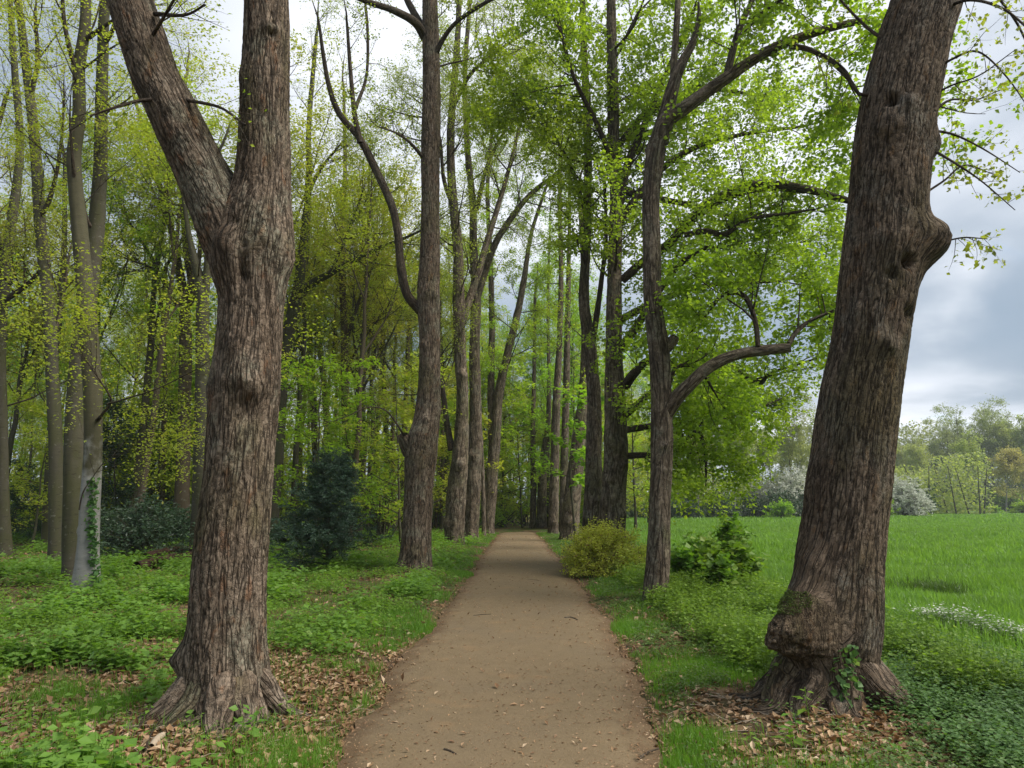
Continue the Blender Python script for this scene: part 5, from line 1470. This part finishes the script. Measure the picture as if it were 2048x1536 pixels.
    for n, x0, x1, y0, y1, h, w in ((150000, 4.2, 16, 5, 18, .2, .011), (150000, 4.5, 40, 18, 60, .22, .016), (60000, 5, 90, 60, 120, .28, .03)):
        x, y = scatter(n, x0, x1, y0, y1, d7, g)
        hh = h * (1 + .5 * n2(x, y, .5, 93) + .6 * sstep(.35, .6, n2(x, y, .25, 94)))
        V, F, r = blades(x, y, g, hh, w, .5); mb.add(V, F, rnd=r, smooth=False)
    o = mb.build('meadow_grass', [M['meadow_blade']]); tag(o, kind='stuff')
    # coarse dark tussock in the meadow
    q = G(1868, 1192); n = 900
    x = q[0] + g.normal(size=n) * .28; y = q[1] + g.normal(size=n) * .3
    V, F, r = blades(x, y, g, .24, .012, .7)
    mb = MB(); mb.add(V, F, rnd=r * .3, smooth=False)
    o = mb.build('grass_tussock', [M['herb_dark']], base=np.array([q[0], q[1], H1(q[0], q[1])])); tag(o, 'dark coarse tussock standing out of the meadow grass', 'tussock')
    # -- white edged flowers by the meadow
    mb = MB()
    q0, q1 = G(1835, 1262), G(2060, 1308)
    n = 420; t = g.random(n); x = q0[0] + (q1[0] - q0[0]) * t + g.normal(size=n) * .1; y = q0[1] + (q1[1] - q0[1]) * t + g.normal(size=n) * .22
    V, F, r, b, h, tt_ = herbs(x, y, g, .12, .24, 5, .05); mb.add(V, F, rnd=r, mi=0, smooth=False)
    k = g.random(n) < .35
    V, F, r, b, h, tt_ = herbs(x[k], y[k], g, .22, .3, 5, .045, width=.6); mb.add(V, F, rnd=r, mi=1, smooth=False)
    o = mb.build('white_flowers', [M['herb_dark'], M['blossom']]); tag(o, kind='stuff')
    # -- dead leaves
    def d8(x, y):
        s_ = side(x, y)
        soil = 1 - .85 * blob(x, y, 1470, 1475, .5, .45)
        return sstep(-.02, .1, s_) * soil * np.clip(.22 + 1.0 * bare(x, y), 0, 1) * (np.abs(x) < .75 * y + 1) * (x < 4.4)
    mb = MB()
    for n, x0, x1, y0, y1, sz in ((64000, -7, 4.5, 2.8, 9, .055), (44000, -16, 4.5, 8, 30, .075)):
        x, y = scatter(n, x0, x1, y0, y1, d8, g)
        pos = np.stack([x, y, H(x, y) + .006 + .02 * g.random(len(x)) ** 2], 1)
        tn = g.normal(size=(len(x), 3)); tn[:, 2] *= .2
        V, F, r = leaves(pos, tn, sz, .8, .7, 0, .22 * 1, jit=.5); mb.add(V, F, rnd=r, smooth=False)
    o = mb.build('dead_leaves', [M['dead_leaf']]); tag(o, kind='stuff')
    # -- crumbs of leaf and twig on the path, thick along its edges
    mb = MB()
    n = 24000; y = 2.6 * (40 / 2.6) ** g.random(n); e = g.random(n)
    el_, er_ = edge_l(y), edge_r(y)
    fr = np.where(e < .8, g.beta(.28, .28, n), g.random(n))
    x = el_ + (er_ - el_) * (fr * 1.06 - .03)
    sx = .013 * (1 + .02 * y) * (.4 + g.gamma(1.5, .5, n))
    zz = np.interp(np.minimum(fr, 1 - fr), [-.03, 0, .06, 1], [-.005, 0.0, .026, .03])
    pos = np.stack([x, y, zz + .006], 1)
    tn = g.normal(size=(n, 3)); tn[:, 2] *= .1
    V, F, r = leaves(pos, tn, 1.0, .9, .5, 0, .15)
    V = pos.repeat(4, 0) + (V - pos.repeat(4, 0)) * sx.repeat(4)[:, None]
    mb.add(V, F, rnd=r, smooth=False)
    o = mb.build('path_litter', [M['dead_leaf']]); tag(o, kind='stuff')
    # -- loose fine twigs by the tree feet
    n = 900; c = g.integers(0, 3, n)
    ctr = np.array([G(400, 1460)[:2], G(1560, 1470)[:2], G(200, 1440)[:2]])
    xy = ctr[c] + g.normal(size=(n, 2)) * [.7, .45]; k = side(xy[:, 0], xy[:, 1]) > .05; xy = xy[k]; n = len(xy)
    z = H(xy[:, 0], xy[:, 1]) + .012; az = g.uniform(0, 6.28, n); L = g.uniform(.05, .22, n)
    d = np.stack([np.cos(az) * L, np.sin(az) * L, g.normal(size=n) * .02], 1); b = np.stack([xy[:, 0], xy[:, 1], z], 1)
    V, F, B = tubes(np.stack([b, b + d * .5 + g.normal(size=(n, 3)) * .008, b + d], 1), np.full((n, 3), .0022), 4)
    mb = MB(); mb.add(V, F, B); o = mb.build('fallen_twigs', [M['pale_wood']]); tag(o, kind='stuff')
    # -- single seedlings by the big roots
    def seedling(u, v, k, size, h, lab, mat='herb_leaf'):
        q = ground(u, v); base = np.array([q[0], q[1], H1(q[0], q[1])])
        x, y = np.array([q[0]]), np.array([q[1]])
        V, F, r, b, hh, t = herbs(x, y, g, h, h * 1.05, k, size, dist=False, width=.62)
        mb = MB(); mb.add(V, F, rnd=r, smooth=False); V, F, B = stems_of(b, hh, t, .003); mb.add(V, F, B)
        o = mb.build('seedling', [M[mat]], base=base); tag(o, lab, 'seedling', 'single seedlings near the big roots')
    for a in ((452, 1420, 6, .06, .1, 'small seedling growing right against the forked lime roots'), (508, 1462, 7, .075, .1, 'four leaved seedling in front of the right root of the forked lime'), (578, 1435, 7, .075, .12, 'seedling at the tip of the right hand root of the forked lime'),
              (445, 1452, 5, .045, .07, 'tiny seedling among dead leaves below the forked lime'), (620, 1465, 9, .06, .1, 'leafy seedling between the forked lime and the path'), (415, 1505, 8, .085, .1, 'broad seedling low in front of the forked lime'), (225, 1530, 6, .1, .12, 'large leaved seedling nearest the camera on the left'),
              (60, 1440, 6, .09, .1, 'pale seedling in the brown leaves far left of the forked lime'), (1490, 1365, 8, .065, .16, 'upright seedling left of the burl lime roots'), (1618, 1440, 10, .09, .2, 'tall seedling against the front root of the burl lime'), (1600, 1475, 9, .1, .14, 'large leaved seedling in front of the burl lime'), (1585, 1500, 7, .11, .12, 'three lobed pale seedling on the dark soil'),
              (1500, 1490, 8, .06, .1, 'small seedling alone on the dark soil'), (1800, 1525, 12, .07, .1, 'yellowish low seedling among dead leaves right of the burl lime')):
        seedling(*a)


build_cover()

# ------------------------------------------------------------------ sky, sun, render settings
w = bpy.data.worlds.new('World'); sc.world = w; w.use_nodes = True
nt = w.node_tree; nt.nodes.clear()
SUN_EL, SUN_AZ = R_(50), R_(105)      # azimuth from +Y towards +X: high, to the right and a little behind


def wn(t, **k):
    n = nt.nodes.new('ShaderNode' + t)
    for a, b in k.items():
        setattr(n, a, b)
    return n


def lk(a, b):
    nt.links.new(a, b)


sky = wn('TexSky', sky_type='NISHITA'); sky.sun_disc = False; sky.sun_elevation = SUN_EL; sky.sun_rotation = SUN_AZ; sky.altitude = 50
bg1 = wn('Background'); bg1.inputs[1].default_value = .1; lk(sky.outputs[0], bg1.inputs[0])
tc = wn('TexCoord'); sp = wn('SeparateXYZ'); lk(tc.outputs['Generated'], sp.inputs[0])
mx = wn('Math', operation='MAXIMUM'); lk(sp.outputs[2], mx.inputs[0]); mx.inputs[1].default_value = 0.0
ad = wn('Math', operation='ADD'); lk(mx.outputs[0], ad.inputs[0]); ad.inputs[1].default_value = .12
dv = wn('VectorMath', operation='DIVIDE'); lk(tc.outputs['Generated'], dv.inputs[0])
cb = wn('CombineXYZ')
for i in range(3):
    lk(ad.outputs[0], cb.inputs[i])
lk(cb.outputs[0], dv.inputs[1])
ns = wn('TexNoise'); lk(dv.outputs[0], ns.inputs['Vector']); ns.inputs['Scale'].default_value = 1.1; ns.inputs['Detail'].default_value = 6; ns.inputs['Roughness'].default_value = .5; ns.inputs['Distortion'].default_value = .3
ns2 = wn('TexNoise'); lk(dv.outputs[0], ns2.inputs['Vector']); ns2.inputs['Scale'].default_value = .75; ns2.inputs['Detail'].default_value = 5; ns2.inputs['Distortion'].default_value = .2
mr = wn('MapRange', interpolation_type='SMOOTHSTEP'); lk(ns.outputs[0], mr.inputs[0]); mr.inputs[1].default_value = .26; mr.inputs[2].default_value = .4
mr2 = wn('MapRange', interpolation_type='SMOOTHSTEP'); lk(ns2.outputs[0], mr2.inputs[0]); mr2.inputs[1].default_value = .42; mr2.inputs[2].default_value = .72
cm_ = wn('MixRGB'); lk(mr2.outputs[0], cm_.inputs[0]); cm_.inputs[1].default_value = (.34, .41, .5, 1); cm_.inputs[2].default_value = (.9, .93, 1.0, 1)
# a heavy grey bank low over the meadow
bz = wn('MapRange', interpolation_type='SMOOTHSTEP'); lk(sp.outputs[2], bz.inputs[0]); bz.inputs[1].default_value = .13; bz.inputs[2].default_value = .2
bz2 = wn('MapRange', interpolation_type='SMOOTHSTEP'); lk(sp.outputs[2], bz2.inputs[0]); bz2.inputs[1].default_value = .4; bz2.inputs[2].default_value = .22
nb = wn('TexNoise'); lk(tc.outputs['Generated'], nb.inputs['Vector']); nb.inputs['Scale'].default_value = 4.0; nb.inputs['Detail'].default_value = 5
mb_ = wn('MapRange', interpolation_type='SMOOTHSTEP'); lk(nb.outputs[0], mb_.inputs[0]); mb_.inputs[1].default_value = .36; mb_.inputs[2].default_value = .6
q1 = wn('Math', operation='MULTIPLY'); lk(bz.outputs[0], q1.inputs[0]); lk(bz2.outputs[0], q1.inputs[1])
q2 = wn('Math', operation='MULTIPLY'); lk(q1.outputs[0], q2.inputs[0]); lk(mb_.outputs[0], q2.inputs[1])
cb2 = wn('MixRGB'); lk(q2.outputs[0], cb2.inputs[0]); lk(cm_.outputs[0], cb2.inputs[1]); cb2.inputs[2].default_value = (.3, .38, .48, 1)
bg2 = wn('Background'); lk(cb2.outputs[0], bg2.inputs[0]); bg2.inputs[1].default_value = .6
ms = wn('MixShader'); lk(mr.outputs[0], ms.inputs[0]); lk(bg1.outputs[0], ms.inputs[1]); lk(bg2.outputs[0], ms.inputs[2])
wo = wn('OutputWorld'); lk(ms.outputs[0], wo.inputs[0])

ld = bpy.data.lights.new('sun', 'SUN'); ld.energy = 2.9; ld.angle = R_(40); ld.color = (1, .95, .87)
so = bpy.data.objects.new('sun', ld); COL.objects.link(so)
sd = Vector((math.sin(SUN_AZ) * math.cos(SUN_EL), math.cos(SUN_AZ) * math.cos(SUN_EL), math.sin(SUN_EL)))
so.rotation_euler = sd.to_track_quat('Z', 'Y').to_euler()
so.location = (20, -5, 40)

# thin air: far trees fade a little
hb = np.array([[x, y, z] for x in (-450, 450) for y in (-60, 420) for z in (-1.2, 45)], float)
HF = [[0, 1, 3, 2], [4, 6, 7, 5], [0, 4, 5, 1], [2, 3, 7, 6], [0, 2, 6, 4], [1, 5, 7, 3]]
hm = bpy.data.materials.new('haze'); hm.use_nodes = True; hm.node_tree.nodes.clear()
pv = hm.node_tree.nodes.new('ShaderNodeVolumePrincipled'); pv.inputs['Color'].default_value = (.86, .91, 1, 1); pv.inputs['Density'].default_value = .0004; pv.inputs['Anisotropy'].default_value = .2
ho = hm.node_tree.nodes.new('ShaderNodeOutputMaterial'); hm.node_tree.links.new(pv.outputs[0], ho.inputs['Volume'])
tag(mesh_obj('haze', hb, HF, hm), kind='stuff')
sc.cycles.volume_bounces = 1

sc.view_settings.view_transform = 'Standard'
sc.view_settings.look = 'None'
sc.view_settings.exposure = 1.05
sc.view_settings.gamma = 1
sc.cycles.max_bounces = 10
sc.cycles.diffuse_bounces = 7
sc.cycles.transmission_bounces = 7
sc.cycles.glossy_bounces = 2
sc.cycles.use_denoising = True
sc.cycles.use_adaptive_sampling = True
sc.cycles.adaptive_threshold = .015
